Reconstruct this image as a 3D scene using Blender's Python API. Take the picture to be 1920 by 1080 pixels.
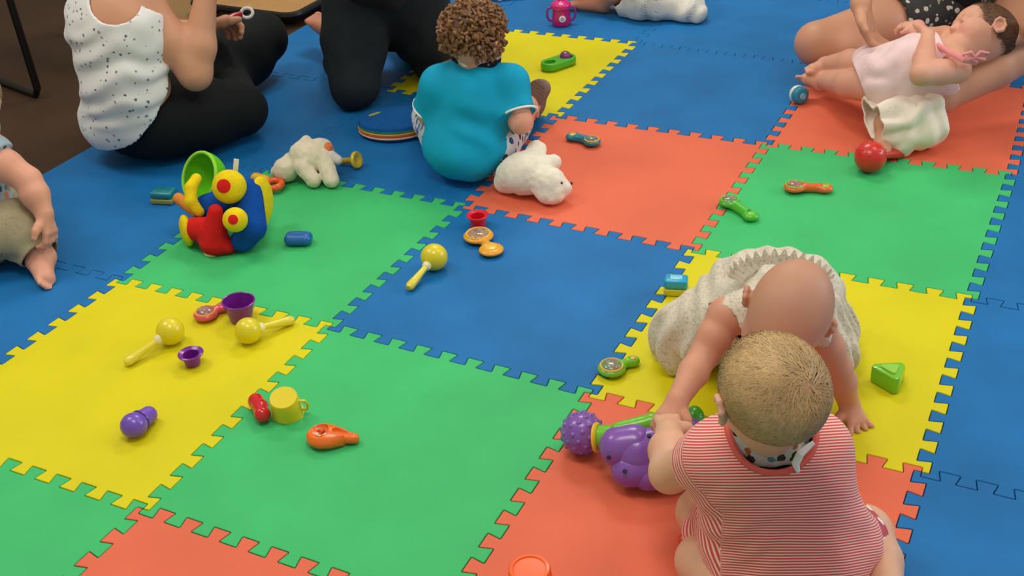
import bpy, bmesh, math, random
import numpy as np
from mathutils import Vector, Matrix

# ------------------------------------------------------------------ scene, camera, light
for o in list(bpy.data.objects): bpy.data.objects.remove(o, do_unlink=True)
SC = bpy.context.scene
COL = SC.collection
RC = np.array([[0.8962974, 0.4396906, -0.0576461], [0.1863657, -0.4914384, -0.8507386], [-0.4023913, 0.7517716, -0.5224182]])
CP = np.array([1.32805619, -1.66394256, 1.35644623]); FPX = 2209.478
cam_d = bpy.data.cameras.new('camera'); cam = bpy.data.objects.new('camera', cam_d); COL.objects.link(cam)
cam_d.sensor_width = 36.0; cam_d.sensor_fit = 'HORIZONTAL'; cam_d.lens = FPX / 1920 * 36.0
cam_d.clip_start = 0.02; cam_d.clip_end = 60
cam.matrix_world = Matrix(((RC[0,0], -RC[1,0], -RC[2,0], CP[0]), (RC[0,1], -RC[1,1], -RC[2,1], CP[1]), (RC[0,2], -RC[1,2], -RC[2,2], CP[2]), (0,0,0,1)))
SC.camera = cam
SC.view_settings.view_transform = 'Standard'; SC.view_settings.look = 'None'
SC.view_settings.gamma = 1.0; SC.view_settings.use_curve_mapping = False
SC.view_settings.exposure = -0.07
W = bpy.data.worlds.new('room_light'); SC.world = W; W.use_nodes = True
W.node_tree.nodes['Background'].inputs[0].default_value = (1.0, 0.95, 0.88, 1)
W.node_tree.nodes['Background'].inputs[1].default_value = 0.46
def area(name, loc, target, sx, sy, power, col):
    l = bpy.data.lights.new(name, 'AREA'); l.shape = 'RECTANGLE'; l.size = sx; l.size_y = sy; l.energy = power; l.color = col
    o = bpy.data.objects.new(name, l); COL.objects.link(o); o.location = loc
    o.rotation_euler = (Vector(target) - Vector(loc)).to_track_quat('-Z', 'Y').to_euler(); return o
area('overhead_area_light', (0.6, -0.6, 2.75), (0.6, -0.6, 0), 1.2, 0.6, 24, (1.0, 0.95, 0.87))
area('overhead_area_light', (1.9, 1.4, 2.75), (1.9, 1.4, 0), 1.2, 0.6, 14, (1.0, 0.95, 0.87))
area('overhead_area_light', (-1.7, -0.2, 2.75), (-1.7, -0.2, 0), 1.2, 0.6, 28, (1.0, 0.95, 0.87))
area('overhead_area_light', (-0.5, 2.3, 2.75), (-0.5, 2.3, 0), 1.2, 0.6, 38, (1.0, 0.95, 0.87))  # unseen lamp added to brighten the far part of the mat
area('window_light', (4.2, 2.6, 1.9), (0.8, 0.6, 0), 2.4, 1.5, 60, (0.86, 0.93, 1.0))

def at(x, y, z=0.0):
    d = RC.T @ np.array([(x - 960) / FPX, (y - 540) / FPX, 1.0])
    return CP + (z - CP[2]) / d[2] * d

# ------------------------------------------------------------------ helpers
def lin(c):
    c = np.array(c, float) / 255.0
    return np.where(c <= 0.04045, c / 12.92, ((c + 0.055) / 1.055) ** 2.4)
MATS = {}
def mat(name, rgb, rough=0.5, var=0.0, vscale=8.0, bump=0.0, bscale=200.0, attr=False, spec=0.5, sheen=0.0, trans=0.0, coat=0.0, rgb2=None, sss=0.0, metal=0.0):
    if name in MATS: return MATS[name]
    m = bpy.data.materials.new(name); m.use_nodes = True; MATS[name] = m
    nt = m.node_tree; N = nt.nodes; L = nt.links; b = N['Principled BSDF']
    c = tuple(lin(rgb)) + (1,)
    b.inputs['Base Color'].default_value = c; b.inputs['Roughness'].default_value = rough
    b.inputs['Specular IOR Level'].default_value = spec
    b.inputs['Metallic'].default_value = metal
    if sheen: b.inputs['Sheen Weight'].default_value = sheen
    if trans: b.inputs['Transmission Weight'].default_value = trans
    if coat: b.inputs['Coat Weight'].default_value = coat; b.inputs['Coat Roughness'].default_value = 0.12
    if sss:
        b.inputs['Subsurface Weight'].default_value = sss; b.inputs['Subsurface Radius'].default_value = (0.01, 0.004, 0.002)
        b.inputs['Subsurface Scale'].default_value = 1.0
    tc = N.new('ShaderNodeTexCoord'); col = None
    if var or rgb2 is not None:
        nz = N.new('ShaderNodeTexNoise'); nz.inputs['Scale'].default_value = vscale; nz.inputs['Detail'].default_value = 4
        L.new(tc.outputs['Object'], nz.inputs['Vector'])
        rp = N.new('ShaderNodeValToRGB'); L.new(nz.outputs['Fac'], rp.inputs[0])
        a = np.array(c[:3]); lo = a * (1 - var); hi = np.minimum(a * (1 + var), 1) if rgb2 is None else lin(rgb2)
        if rgb2 is not None: lo = a
        rp.color_ramp.elements[0].color = tuple(lo) + (1,); rp.color_ramp.elements[1].color = tuple(hi) + (1,)
        rp.color_ramp.elements[0].position = 0.3; rp.color_ramp.elements[1].position = 0.7
        col = rp.outputs[0]
    if attr:
        at_ = N.new('ShaderNodeAttribute'); at_.attribute_name = 'Col'
        if col is None: col = at_.outputs['Color']
        else:
            mx = N.new('ShaderNodeMix'); mx.data_type = 'RGBA'; mx.blend_type = 'MULTIPLY'; mx.inputs[0].default_value = 1
            L.new(col, mx.inputs[6]); L.new(at_.outputs['Color'], mx.inputs[7]); col = mx.outputs[2]
    if col is not None: L.new(col, b.inputs['Base Color'])
    if bump:
        n2 = N.new('ShaderNodeTexNoise'); n2.inputs['Scale'].default_value = bscale; n2.inputs['Detail'].default_value = 3
        L.new(tc.outputs['Object'], n2.inputs['Vector'])
        bp = N.new('ShaderNodeBump'); bp.inputs['Strength'].default_value = bump; bp.inputs['Distance'].default_value = 0.002
        L.new(n2.outputs['Fac'], bp.inputs['Height']); L.new(bp.outputs[0], b.inputs['Normal'])
    return m

def link(name, me, m, parent=None):
    o = bpy.data.objects.new(name, me); COL.objects.link(o)
    if m is not None:
        for x in (m if isinstance(m, (list, tuple)) else [m]): me.materials.append(x)
    if parent is not None: o.parent = parent
    return o
def tag(o, label=None, cat=None, group=None, kind=None):
    if label: o['label'] = label
    if cat: o['category'] = cat
    if group: o['group'] = group
    if kind: o['kind'] = kind
    return o
def thing(name, label, cat, loc=(0,0,0), rotz=0.0, group=None):
    o = bpy.data.objects.new(name, None); COL.objects.link(o); o.empty_display_size = 0.05
    o.location = tuple(loc); o.rotation_euler = (0, 0, rotz)
    return tag(o, label, cat, group)
def mesh_np(name, V, Fq, smooth=True):
    """V (n,3) array, Fq list/array of faces (all of one size, or a list)"""
    me = bpy.data.meshes.new(name)
    if isinstance(Fq, np.ndarray):
        n, k = Fq.shape
        me.vertices.add(len(V)); me.vertices.foreach_set('co', np.asarray(V, np.float32).ravel())
        me.loops.add(n * k); me.loops.foreach_set('vertex_index', Fq.astype(np.int32).ravel())
        me.polygons.add(n); me.polygons.foreach_set('loop_start', np.arange(0, n * k, k, dtype=np.int32))
        me.update(calc_edges=True); me.validate()
    else:
        me.from_pydata([tuple(v) for v in V], [], Fq); me.update()
    if smooth: me.polygons.foreach_set('use_smooth', np.ones(len(me.polygons), bool))
    return me
def from_bm(name, bm, m, parent=None, smooth=True):
    bmesh.ops.recalc_face_normals(bm, faces=bm.faces[:])
    me = bpy.data.meshes.new(name); bm.to_mesh(me); bm.free()
    if smooth:
        me.polygons.foreach_set('use_smooth', np.ones(len(me.polygons), bool))
        me.set_sharp_from_angle(angle=math.radians(42))
    return link(name, me, m, parent)
def set_attr(me, name, arr, typ='FLOAT_COLOR'):
    a = me.attributes.new(name, typ, 'POINT')
    if typ == 'FLOAT_COLOR':
        c = np.ones((len(arr), 4), np.float32); c[:, :3] = arr; a.data.foreach_set('color', c.ravel())
    else: a.data.foreach_set('value', np.asarray(arr, np.float32))
def nrm(v):
    v = np.asarray(v, float); return v / (np.linalg.norm(v) + 1e-12)
def basis(z, x=(1, 0, 0.01)):
    z = nrm(z); x = np.asarray(x, float); x = nrm(x - z * (x @ z)); y = np.cross(z, x); return np.stack([x, y, z], 1)

# simple bmesh builders (in the frame of the part)
def lathe(bm, prof, seg=24, M=None, cap=True):
    """prof = [(r, z)...]"""
    rings = []
    for r, z in prof:
        if r < 1e-6: rings.append([bm.verts.new((0, 0, z))])
        else: rings.append([bm.verts.new((r * math.cos(2*math.pi*i/seg), r * math.sin(2*math.pi*i/seg), z)) for i in range(seg)])
    for a, b in zip(rings, rings[1:]):
        for i in range(seg):
            j = (i + 1) % seg
            if len(a) == 1 and len(b) == 1: continue
            if len(a) == 1: bm.faces.new((a[0], b[i], b[j]))
            elif len(b) == 1: bm.faces.new((a[i], a[j], b[0]))
            else: bm.faces.new((a[i], a[j], b[j], b[i]))
    if cap:
        for rg in (rings[0], rings[-1]):
            if len(rg) > 1:
                try: bm.faces.new(rg)
                except ValueError: pass
    vs = [v for r in rings for v in r]
    if M is not None: bmesh.ops.transform(bm, matrix=M, verts=vs)
    return vs
def tube(bm, pts, r, seg=10, closed=False):
    pts = [np.asarray(p, float) for p in pts]; n = len(pts); rings = []; up = None
    rr = r if hasattr(r, '__len__') else [r] * n
    for i in range(n):
        a = pts[(i - 1) % n] if closed else pts[max(i - 1, 0)]; b = pts[(i + 1) % n] if closed else pts[min(i + 1, n - 1)]
        t = nrm(b - a)
        if up is None: up = np.array([0, 0, 1.0]) if abs(t[2]) < 0.9 else np.array([1.0, 0, 0])
        x = nrm(np.cross(up, t)); y = np.cross(t, x); up = y
        rings.append([bm.verts.new(tuple(pts[i] + rr[i] * (math.cos(2*math.pi*k/seg) * x + math.sin(2*math.pi*k/seg) * y))) for k in range(seg)])
    for q in range(n if closed else n - 1):
        a, b = rings[q], rings[(q + 1) % n]
        for k in range(seg):
            bm.faces.new((a[k], a[(k+1) % seg], b[(k+1) % seg], b[k]))
    if not closed: bm.faces.new(rings[0][::-1]); bm.faces.new(rings[-1])
def box(bm, c, s, bev=0.0, M=None):
    r = bmesh.ops.create_cube(bm, size=1.0, matrix=Matrix.Translation(c) @ Matrix.Diagonal((*s, 1)))
    vs = r['verts']
    if bev:
        es = list({e for v in vs for e in v.link_edges})
        g = bmesh.ops.bevel(bm, geom=es, offset=bev, segments=3, affect='EDGES', profile=0.5); vs = list({v for f in g['faces'] for v in f.verts} | {v for v in vs if v.is_valid})
    if M is not None: bmesh.ops.transform(bm, matrix=M, verts=vs)
    return vs
def ball(bm, c, r, seg=24, rings=14, M=None):
    s = r if hasattr(r, '__len__') else (r, r, r)
    m = Matrix.Translation(tuple(c)) @ (M if M is not None else Matrix()) @ Matrix.Diagonal((*s, 1))
    return bmesh.ops.create_uvsphere(bm, u_segments=seg, v_segments=rings, radius=1.0, matrix=m)['verts']

# ------------------------------------------------------------------ solid bodies: smooth unions on a grid, then surface nets
class Body:
    def __init__(self, h=0.003): self.h = h; self.ops = []
    def cap(self, a, b, ra, rb, k=0.01, sub=False, flat=False):
        self.ops.append(('cap', np.asarray(a, float), np.asarray(b, float), ra, rb, k, sub, flat)); return self
    def chain(self, pts, rs, k=0.01):
        for p, q, r, s in zip(pts, pts[1:], rs, rs[1:]): self.cap(p, q, r, s, k)
        return self
    def ell(self, c, r, B=None, k=0.01, sub=False):
        self.ops.append(('ell', np.asarray(c, float), np.asarray(r, float), np.eye(3) if B is None else B, None, k, sub)); return self
    def bounds(self, off):
        lo = np.full(3, 1e9); hi = -lo
        for o in self.ops:
            if o[6]: continue
            if o[0] == 'cap':
                r = max(o[3], o[4]) + off
                lo = np.minimum(lo, np.minimum(o[1], o[2]) - r); hi = np.maximum(hi, np.maximum(o[1], o[2]) + r)
            else:
                e = np.sqrt(((o[3] * o[2]) ** 2).sum(1)) + off
                lo = np.minimum(lo, o[1] - e); hi = np.maximum(hi, o[1] + e)
        return lo, hi
    def mesh(self, name, off=0.0, disp=None, amp=0.0, cuts=(), shell=0.0, floor=None, clip=None, smooth=0):
        h = self.h; lo, hi = self.bounds(off + amp + 4 * h)
        if clip is not None: lo = np.maximum(lo, np.array(clip[0]) - 3*h); hi = np.minimum(hi, np.array(clip[1]) + 3*h)
        n = np.ceil((hi - lo) / h).astype(int) + 1
        D = np.full(n, 1.0, np.float32)
        ax = [lo[i] + h * np.arange(n[i]) for i in range(3)]
        for o in self.ops:
            k = o[5]; m = off + k + 3 * h + amp
            if o[0] == 'cap':
                r = max(o[3], o[4]) + m; l = np.minimum(o[1], o[2]) - r; u = np.maximum(o[1], o[2]) + r
            else:
                e = np.sqrt(((o[3] * o[2]) ** 2).sum(1)) + m; l = o[1] - e; u = o[1] + e
            i0 = np.clip(np.floor((l - lo) / h).astype(int), 0, n); i1 = np.clip(np.ceil((u - lo) / h).astype(int) + 1, 0, n)
            if np.any(i1 <= i0): continue
            sl = tuple(slice(a, b) for a, b in zip(i0, i1))
            X, Y, Z = np.meshgrid(*[ax[i][sl[i]].astype(np.float32) for i in range(3)], indexing='ij', sparse=True)
            if o[0] == 'cap':
                a, b = o[1], o[2]; ab = b - a; L2 = float(ab @ ab) + 1e-12
                dx, dy, dz = X - np.float32(a[0]), Y - np.float32(a[1]), Z - np.float32(a[2])
                t0 = (dx * np.float32(ab[0]) + dy * np.float32(ab[1]) + dz * np.float32(ab[2])) / np.float32(L2); t = np.clip(t0, 0, 1)
                d = np.sqrt((dx - t * np.float32(ab[0])) ** 2 + (dy - t * np.float32(ab[1])) ** 2 + (dz - t * np.float32(ab[2])) ** 2)
                d -= np.float32(o[3]) + t * np.float32(o[4] - o[3])
                if o[7]: d = np.maximum(d, (t0 - 1) * np.float32(math.sqrt(L2)))
            else:
                c, r, B = o[1], o[2], o[3].astype(np.float32)
                dx, dy, dz = X - np.float32(c[0]), Y - np.float32(c[1]), Z - np.float32(c[2])
                q = [dx * B[0, i] + dy * B[1, i] + dz * B[2, i] for i in range(3)]
                k0 = np.sqrt(sum((q[i] / np.float32(r[i])) ** 2 for i in range(3))); k1 = np.sqrt(sum((q[i] / np.float32(r[i] ** 2)) ** 2 for i in range(3))) + np.float32(1e-9)
                d = k0 * (k0 - 1) / k1
            if not o[6]: d = d - np.float32(off)
            S = D[sl]; k = np.float32(max(k, 1e-5))
            if o[6]:
                d = -d; H = np.clip(.5 - .5 * (d - S) / k, 0, 1); H = 1 - H
                D[sl] = S * (1 - H) + d * H + k * H * (1 - H)
            else:
                H = np.clip(.5 + .5 * (S - d) / k, 0, 1); D[sl] = S * (1 - H) + d * H - k * H * (1 - H)
        if disp is not None or cuts or shell or floor is not None:
            band = np.argwhere(D < amp + 3 * h)
            P = lo + band * h; v = D[tuple(band.T)].astype(np.float64)
            if disp is not None: v = v + disp(P)
            if shell: v = np.maximum(v, -(v + shell))
            for c in cuts: v = np.maximum(v, c(P))
            if floor is not None: v = np.maximum(v, floor - P[:, 2])
            D[tuple(band.T)] = v
        V, Fq = surface_nets(D, lo, h)
        me = mesh_np(name, V, Fq); return me
def surface_nets(D, lo, h):
    D = np.pad(D, 1, constant_values=1.0); lo = lo - h
    S = (D < 0); cnt = np.zeros(np.array(D.shape) - 1, np.int8)
    corners = [(i, j, k) for i in (0, 1) for j in (0, 1) for k in (0, 1)]
    nx, ny, nz = cnt.shape
    for i, j, k in corners: cnt += S[i:i+nx, j:j+ny, k:k+nz]
    cells = np.argwhere((cnt > 0) & (cnt < 8))
    vals = {c: D[cells[:,0]+c[0], cells[:,1]+c[1], cells[:,2]+c[2]] for c in corners}
    acc = np.zeros((len(cells), 3)); num = np.zeros(len(cells))
    for c in corners:
        for a in range(3):
            if c[a] == 0:
                e = list(c); e[a] = 1; e = tuple(e); va, vb = vals[c], vals[e]
                x = (va < 0) != (vb < 0)
                t = np.where(x, va / np.where(x, va - vb, 1), 0)
                p = np.tile(np.array(c, float), (len(cells), 1)); p[:, a] += t
                acc += p * x[:, None]; num += x
    V = lo + h * (cells + acc / num[:, None])
    vid = np.full(cnt.shape, -1, np.int32); vid[tuple(cells.T)] = np.arange(len(cells))
    quads = []
    for a in range(3):
        b, c = (a + 1) % 3, (a + 2) % 3
        s0 = [slice(None)] * 3; s1 = [slice(None)] * 3; s0[a] = slice(0, -1); s1[a] = slice(1, None)
        e0, e1 = S[tuple(s0)], S[tuple(s1)]
        E = np.argwhere(e0 != e1)
        inside = e0[tuple(E.T)]
        q = []
        for ob, oc in ((-1, -1), (0, -1), (0, 0), (-1, 0)):
            f = E.copy(); f[:, b] += ob; f[:, c] += oc; q.append(vid[tuple(f.T)])
        q = np.stack(q, 1); q[~inside] = q[~inside][:, ::-1]; quads.append(q)
    return V, np.concatenate(quads)

def vnoise(P, scale, seed=0):
    """smooth value noise in [-1,1] on an (n,3) array"""
    p = np.asarray(P) * scale; i = np.floor(p).astype(np.int64); f = p - i; f = f * f * (3 - 2 * f); r = 0
    for a in (0, 1):
        for b in (0, 1):
            for c in (0, 1):
                n = (i[:,0]+a) * 374761393 + (i[:,1]+b) * 668265263 + (i[:,2]+c) * 2147483647 + seed * 1274126177
                n = (n ^ (n >> 13)) * 1274126177; n = n ^ (n >> 16)
                w = (f[:,0] if a else 1-f[:,0]) * (f[:,1] if b else 1-f[:,1]) * (f[:,2] if c else 1-f[:,2])
                r = r + w * ((n & 0xffff) / 32767.5 - 1)
    return r
def coords(me):
    v = np.empty(len(me.vertices) * 3, np.float32); me.vertices.foreach_get('co', v); return v.reshape(-1, 3).astype(np.float64)
def plane(p, n):
    """keeps the side the normal points away from"""
    p = np.asarray(p, float); n = nrm(n); return lambda P: (P - p) @ n

# ------------------------------------------------------------------ the setting: floor and interlocking foam mat
def floor_obj():
    bm = bmesh.new(); box(bm, (0.0, 1.0, -0.052), (9.0, 9.0, 0.08))
    m = mat('floor_brown', (66, 46, 28), 0.7, var=0.18, vscale=3.0, bump=0.15, bscale=60, spec=.25)
    return tag(from_bm('floor', bm, m, smooth=False), kind='structure')
floor_obj()
def lit_floor():  # paler slab over the floor: brighter light put into its tan colour
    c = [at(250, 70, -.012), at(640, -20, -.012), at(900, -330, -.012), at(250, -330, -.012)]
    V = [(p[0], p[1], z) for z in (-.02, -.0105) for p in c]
    o = link('floor', mesh_np('floor', V, [(4, 5, 6, 7), (3, 2, 1, 0), (0, 1, 5, 4), (1, 2, 6, 5), (2, 3, 7, 6), (3, 0, 4, 7)], False), mat('floor_lit_tan', (150, 116, 72), .6, var=.1, vscale=4, bump=.1, bscale=60)); tag(o, kind='structure')
lit_floor()
def wall(name, c, sz):
    bm = bmesh.new(); box(bm, c, sz); tag(from_bm(name, bm, mat('wall_paint', (214, 206, 190), .8, var=.03, vscale=2), smooth=False), kind='structure')
wall('wall_back', (0.0, 5.55, 1.39), (9.0, .1, 2.8)); wall('wall_left', (-4.55, 1.0, 1.39), (.1, 9.0, 2.8))

CORNER = {(0,0):(619,611),(1,0):(1108,737),(2,0):(1728,884),(-1,0):(224,524),(0,1):(870,385),(1,1):(1299,468),(2,1):(1822,559),
          (0,2):(1044,217),(1,2):(1438,270),(2,2):(1897,326),(-1,2):(728,167),(0,3):(1192,80),(0,-1):(268,953)}
def lattice(i, j):
    return at(*CORNER[(i, j)])[:2] if (i, j) in CORNER else np.array([i * 0.6, j * 0.6])
YEL, GRN, BLU, RED = 'yellow', 'green', 'blue', 'coral'
foam = {YEL: mat('foam_yellow', (218, 206, 10), 0.55, var=0.05, vscale=5, bump=0.3, bscale=420, spec=.28),
        GRN: mat('foam_green', (62, 188, 108), 0.55, var=0.07, vscale=5, bump=0.3, bscale=420, spec=.28),
        BLU: mat('foam_blue', (18, 110, 174), 0.55, var=0.14, vscale=5, bump=0.3, bscale=420, spec=.28),
        RED: mat('foam_coral', (226, 108, 76), 0.55, var=0.06, vscale=5, bump=0.3, bscale=420, spec=.28)}
CELL = {(-1,-1):YEL,(0,-1):GRN,(0,0):BLU,(-1,0):GRN,(1,0):YEL,(1,1):GRN,(0,1):RED,(1,2):RED,(-1,2):YEL,(1,-1):RED,(-1,-2):GRN,(0,-2):RED,(1,-2):GRN,(0,-3):GRN}
I0, I1, J0, J1 = -2, 3, -3, 5
play_mat = thing('play_mat', 'interlocking foam play mat in blue, green, yellow and coral squares', 'play mat')
random.seed(4)
def foam_tile(i, j):
    P = [lattice(i, j), lattice(i+1, j), lattice(i+1, j+1), lattice(i, j+1)]
    straight = [j == J0, i + 1 == I1, j + 1 == J1, i == I0]
    a, e, pts = 0.0128, 0.0048, []
    for s in range(4):
        A, B = P[s], P[(s+1) % 4]; L = np.linalg.norm(B - A); t = (B - A) / L; n = np.array([t[1], -t[0]])
        put = lambda u, o: pts.append(A + t * (u * L) + n * o)
        if straight[s]:
            if straight[(s-1) % 4]: put(0, 0)
            continue
        put(0, 0)
        for k in range(10):
            if k == 0: put(0, a)
            else: put(k*.1 + e, -a); put(k*.1 - e, a)
            put(k*.1 + .05 + e, a); put(k*.1 + .05 - e, -a)
        put(1, -a)
    pts = np.array(pts); keep = np.linalg.norm(pts - np.roll(pts, 1, 0), axis=1) > 1e-5; pts = pts[keep]; n = len(pts)
    dn = np.roll(pts, -1, 0) - pts; dp = np.roll(pts, 1, 0) - pts; ln = np.linalg.norm(dn, axis=1)[:, None]; lp = np.linalg.norm(dp, axis=1)[:, None]; cf = np.minimum(.0028, np.minimum(ln, lp) * .3)
    pts = np.stack([pts + dp / lp * cf, pts + (dp / lp + dn / ln) * cf * .22, pts + dn / ln * cf], 1).reshape(-1, 2); n = len(pts)   # rounded teeth
    d1 = pts - np.roll(pts, 1, 0); d2 = np.roll(pts, -1, 0) - pts
    d1 /= np.linalg.norm(d1, axis=1)[:, None]; d2 /= np.linalg.norm(d2, axis=1)[:, None]
    n1 = np.stack([d1[:,1], -d1[:,0]], 1); n2 = np.stack([d2[:,1], -d2[:,0]], 1)
    mi = (n1 + n2); mi = mi / np.maximum((1 + (n1 * n2).sum(1)), 0.5)[:, None]
    dz = random.uniform(-0.0007, 0.0)
    V = []
    for ins, z in ((0.0018, dz), (0.0008, dz - 0.0009), (0.0006, -0.012)):
        q = pts - mi * ins; V += [(x, y, z) for x, y in q]
    Fs = [tuple(range(n))]
    for r in range(2):
        for k in range(n): Fs.append((r*n + (k+1) % n, r*n + k, (r+1)*n + k, (r+1)*n + (k+1) % n))
    Fs.append(tuple(range(2*n, 3*n))[::-1])
    me = mesh_np('foam_tile', V, Fs, smooth=False)
    c = CELL.get((i, j), BLU)
    o = link('foam_tile', me, foam[c], play_mat); o['label'] = c + ' foam tile with toothed puzzle edges'
for i in range(I0, I1):
    for j in range(J0, J1): foam_tile(i, j)

# ------------------------------------------------------------------ people: shared anatomy
def lplane(p, n, R):
    p = np.asarray(p, float); n = nrm(n)
    return lambda P: np.where(((P - p) ** 2).sum(1) < R * R, (P - p) @ n, -1.0)
def frame(fwd, up):
    f = nrm(fwd); u = np.asarray(up, float); u = nrm(u - f * (u @ f)); return np.stack([np.cross(f, u), f, u], 1)   # right, forward, up
def head(b, c, B, H, neck_to=None, neck_r=None, adult=False, closed_eyes=False):
    """adds a head of chin-to-crown height H; returns paint spots"""
    P = lambda x, y, z: np.asarray(c) + B @ (np.array([x, y, z]) * H)
    w = 0.36 if adult else 0.40
    b.ell(P(0, -.05, .11), np.array([w, .47 if adult else .50, .40]) * H, B, .01)
    b.ell(P(0, .13, -.17), np.array([.27 if adult else .32, .29, .33]) * H, B, .03)
    for s in (-1, 1):
        b.ell(P(.17*s, .27, -.20), np.array([.13, .13, .14]) * H, B, .025)
        b.ell(P(.145*s, .455, -.02), np.array([.085, .045, .05]) * H, B, .006, sub=True)
        b.ell(P(.145*s, .385, -.02), np.array([.072, .065, .055]) * H, B, .003)
        b.ell(P((w + .01)*s, -.03, -.06), np.array([.03, .085, .12]) * H, B, .006)
        b.chain([P((w + .0)*s, .045, -.10), P((w + .04)*s, .045, .0), P((w + .055)*s, .0, .055), P((w + .06)*s, -.07, .05), P((w + .055)*s, -.115, -.03), P((w + .04)*s, -.10, -.12), P((w + .02)*s, -.03, -.16)], [.016*H, .02*H, .023*H, .025*H, .025*H, .025*H, .028*H], .004)
        b.cap(P(.06*s, .44, .055), P(.22*s, .38, .06), .02*H, .02*H, .012)
    b.cap(P(0, .42, .0), P(0, .49, -.115), .028*H, .045*H, .012)
    b.cap(P(-.035, .455, -.125), P(.035, .455, -.125), .03*H, .03*H, .006)
    for zz, r in ((-.235, .02), (-.28, .024)):
        b.chain([P(-.085, .385, -.255), P(0, .43, zz), P(.085, .385, -.255)], [.012*H, r*H, .012*H], .004)
    b.ell(P(0, .31, -.42), np.array([.11, .10, .09]) * H, B, .03)
    if neck_to is not None:
        r = neck_r or .2 * H; b.cap(P(0, -.10, -.2), neck_to, r, r * 1.12, .02)
    sk = []
    for s in (-1, 1):
        if closed_eyes: sk.append((P(.145*s, .43, -.045), .03*H, (.30, .16, .11), .6))
        else: sk += [(P(.145*s, .45, -.02), .055*H, (.75, .72, .70), 1), (P(.145*s, .45, -.02), .032*H, (.08, .06, .05), 1)]
        sk += [(P(.19*s, .34, -.18), .16*H, (.72, .27, .20), .35), (P(.145*s, .42, .075), .05*H, (.30, .17, .09), .35), (P((w+.04)*s, 0, -.06), .1*H, (.75, .30, .22), .3)]
    for x in (-.06, 0, .06): sk.append((P(x, .42, -.257), .04*H, (.62, .18, .16), .7))
    return sk
def hand(b, Wp, d, n, L, thumb, curl=(.25, .35, .3), spread=.10, fat=1.0, kk=.003, tspread=.8):
    """wrist point, pointing direction, palm normal (side the fingers curl to), length, thumb side direction"""
    d = nrm(d); n = np.asarray(n, float); n = nrm(n - d * (n @ d)); s = np.cross(d, n)
    if s @ np.asarray(thumb, float) < 0: s = -s
    Wp = np.asarray(Wp, float)
    for u in (-.12, 0, .12): b.cap(Wp + d*.05*L + s*u*.6*L, Wp + d*.44*L + s*u*1.25*L, .105*L*fat, .085*L*fat, .012)
    tips = []
    for u, ln, ex in ((.175, .40, .3), (.06, .46, .1), (-.06, .43, -.1), (-.17, .33, -.32)):
        p = Wp + d*.46*L + s*u*L; dd = nrm(d + s * ex * spread * 3); ax = np.cross(dd, n); ang = 0; pts = [p]; rs = [.066*L*fat]
        for q, (fr, c) in enumerate(zip((.44, .32, .27), curl)):
            ang += c; v = dd * math.cos(ang) + n * math.sin(ang); pts.append(pts[-1] + v * fr * ln * L); rs.append((.064, .060, .05)[q]*L*fat)
        b.chain(pts, rs, kk); tips.append(pts[-1])
    p = Wp + d*.14*L + s*.13*L; v1 = nrm(d*.65 + s*tspread + n*.25); v2 = nrm(d*.9 + s*tspread*.45 + n*.3)
    q = p + v1*.2*L; q2 = q + v1*.12*L; b.chain([p, q, q2, q2 + v2*.16*L], [.10*L*fat, .085*L*fat, .07*L*fat, .055*L*fat], .008)
    return tips
def foot(b, ankle, d, up, L, side, fat=1.0, kk=.004):
    """ankle point, heel-to-toe direction, top-of-foot normal, length, big-toe side direction"""
    d = nrm(d); up = np.asarray(up, float); up = nrm(up - d * (up @ d)); s = np.cross(d, up)
    if s @ np.asarray(side, float) < 0: s = -s
    A = np.asarray(ankle, float); h = A - up*.18*L - d*.12*L
    b.cap(h, A, .15*L*fat, .15*L*fat, .015)
    b.cap(h + up*.03*L, h + d*.62*L + s*.06*L - up*.03*L, .15*L*fat, .095*L*fat, .015)
    b.cap(h + d*.1*L - s*.04*L, h + d*.60*L - s*.10*L - up*.05*L, .13*L*fat, .085*L*fat, .015)
    b.cap(A, h + d*.55*L + up*.02*L, .12*L*fat, .11*L*fat, .02)
    for u, l, r in ((.13, .24, .068), (.045, .23, .048), (-.03, .20, .045), (-.095, .17, .042), (-.155, .13, .042)):
        p = h + d*.62*L + s*u*L - up*.06*L; b.cap(p, p + d*l*L - up*.02*L, r*L*fat*1.1, r*L*fat, kk)
SKIN = lambda n, rgb: mat(n, rgb, 0.5, attr=True, bump=0.06, bscale=300, spec=0.35, sss=0.08)
def paint(me, rgb, spots=(), amt=.07, rosy=.0, nails=()):
    P = coords(me); base = np.tile(lin(rgb), (len(P), 1)); n = vnoise(P, 22, 3)[:, None] * amt
    col = base * (1 + n * np.array([.6, 1.0, 1.0]))
    for p, r, c, a in spots:
        d = np.linalg.norm(P - np.asarray(p), axis=1); w = np.clip((r - d) / (r * .45), 0, 1); w = (w * w * (3 - 2 * w) * a)[:, None]
        col = col * (1 - w) + np.array(c) * w
    set_attr(me, 'Col', np.clip(col, 0, 1))
def person(label, pts):
    c = np.mean(np.array(pts), 0); return thing('person', label, 'person', (0, 0, 0))
def person_at(label, xy): return thing('person', label, 'person', (xy[0], xy[1], 0))
def add(root, name, me, m):
    """mesh given in world coordinates, parented to a root at its own place"""
    o = link(name, me, m); o.parent = root; o.matrix_parent_inverse = Matrix.Translation(-Vector(root.location)); return o
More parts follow.
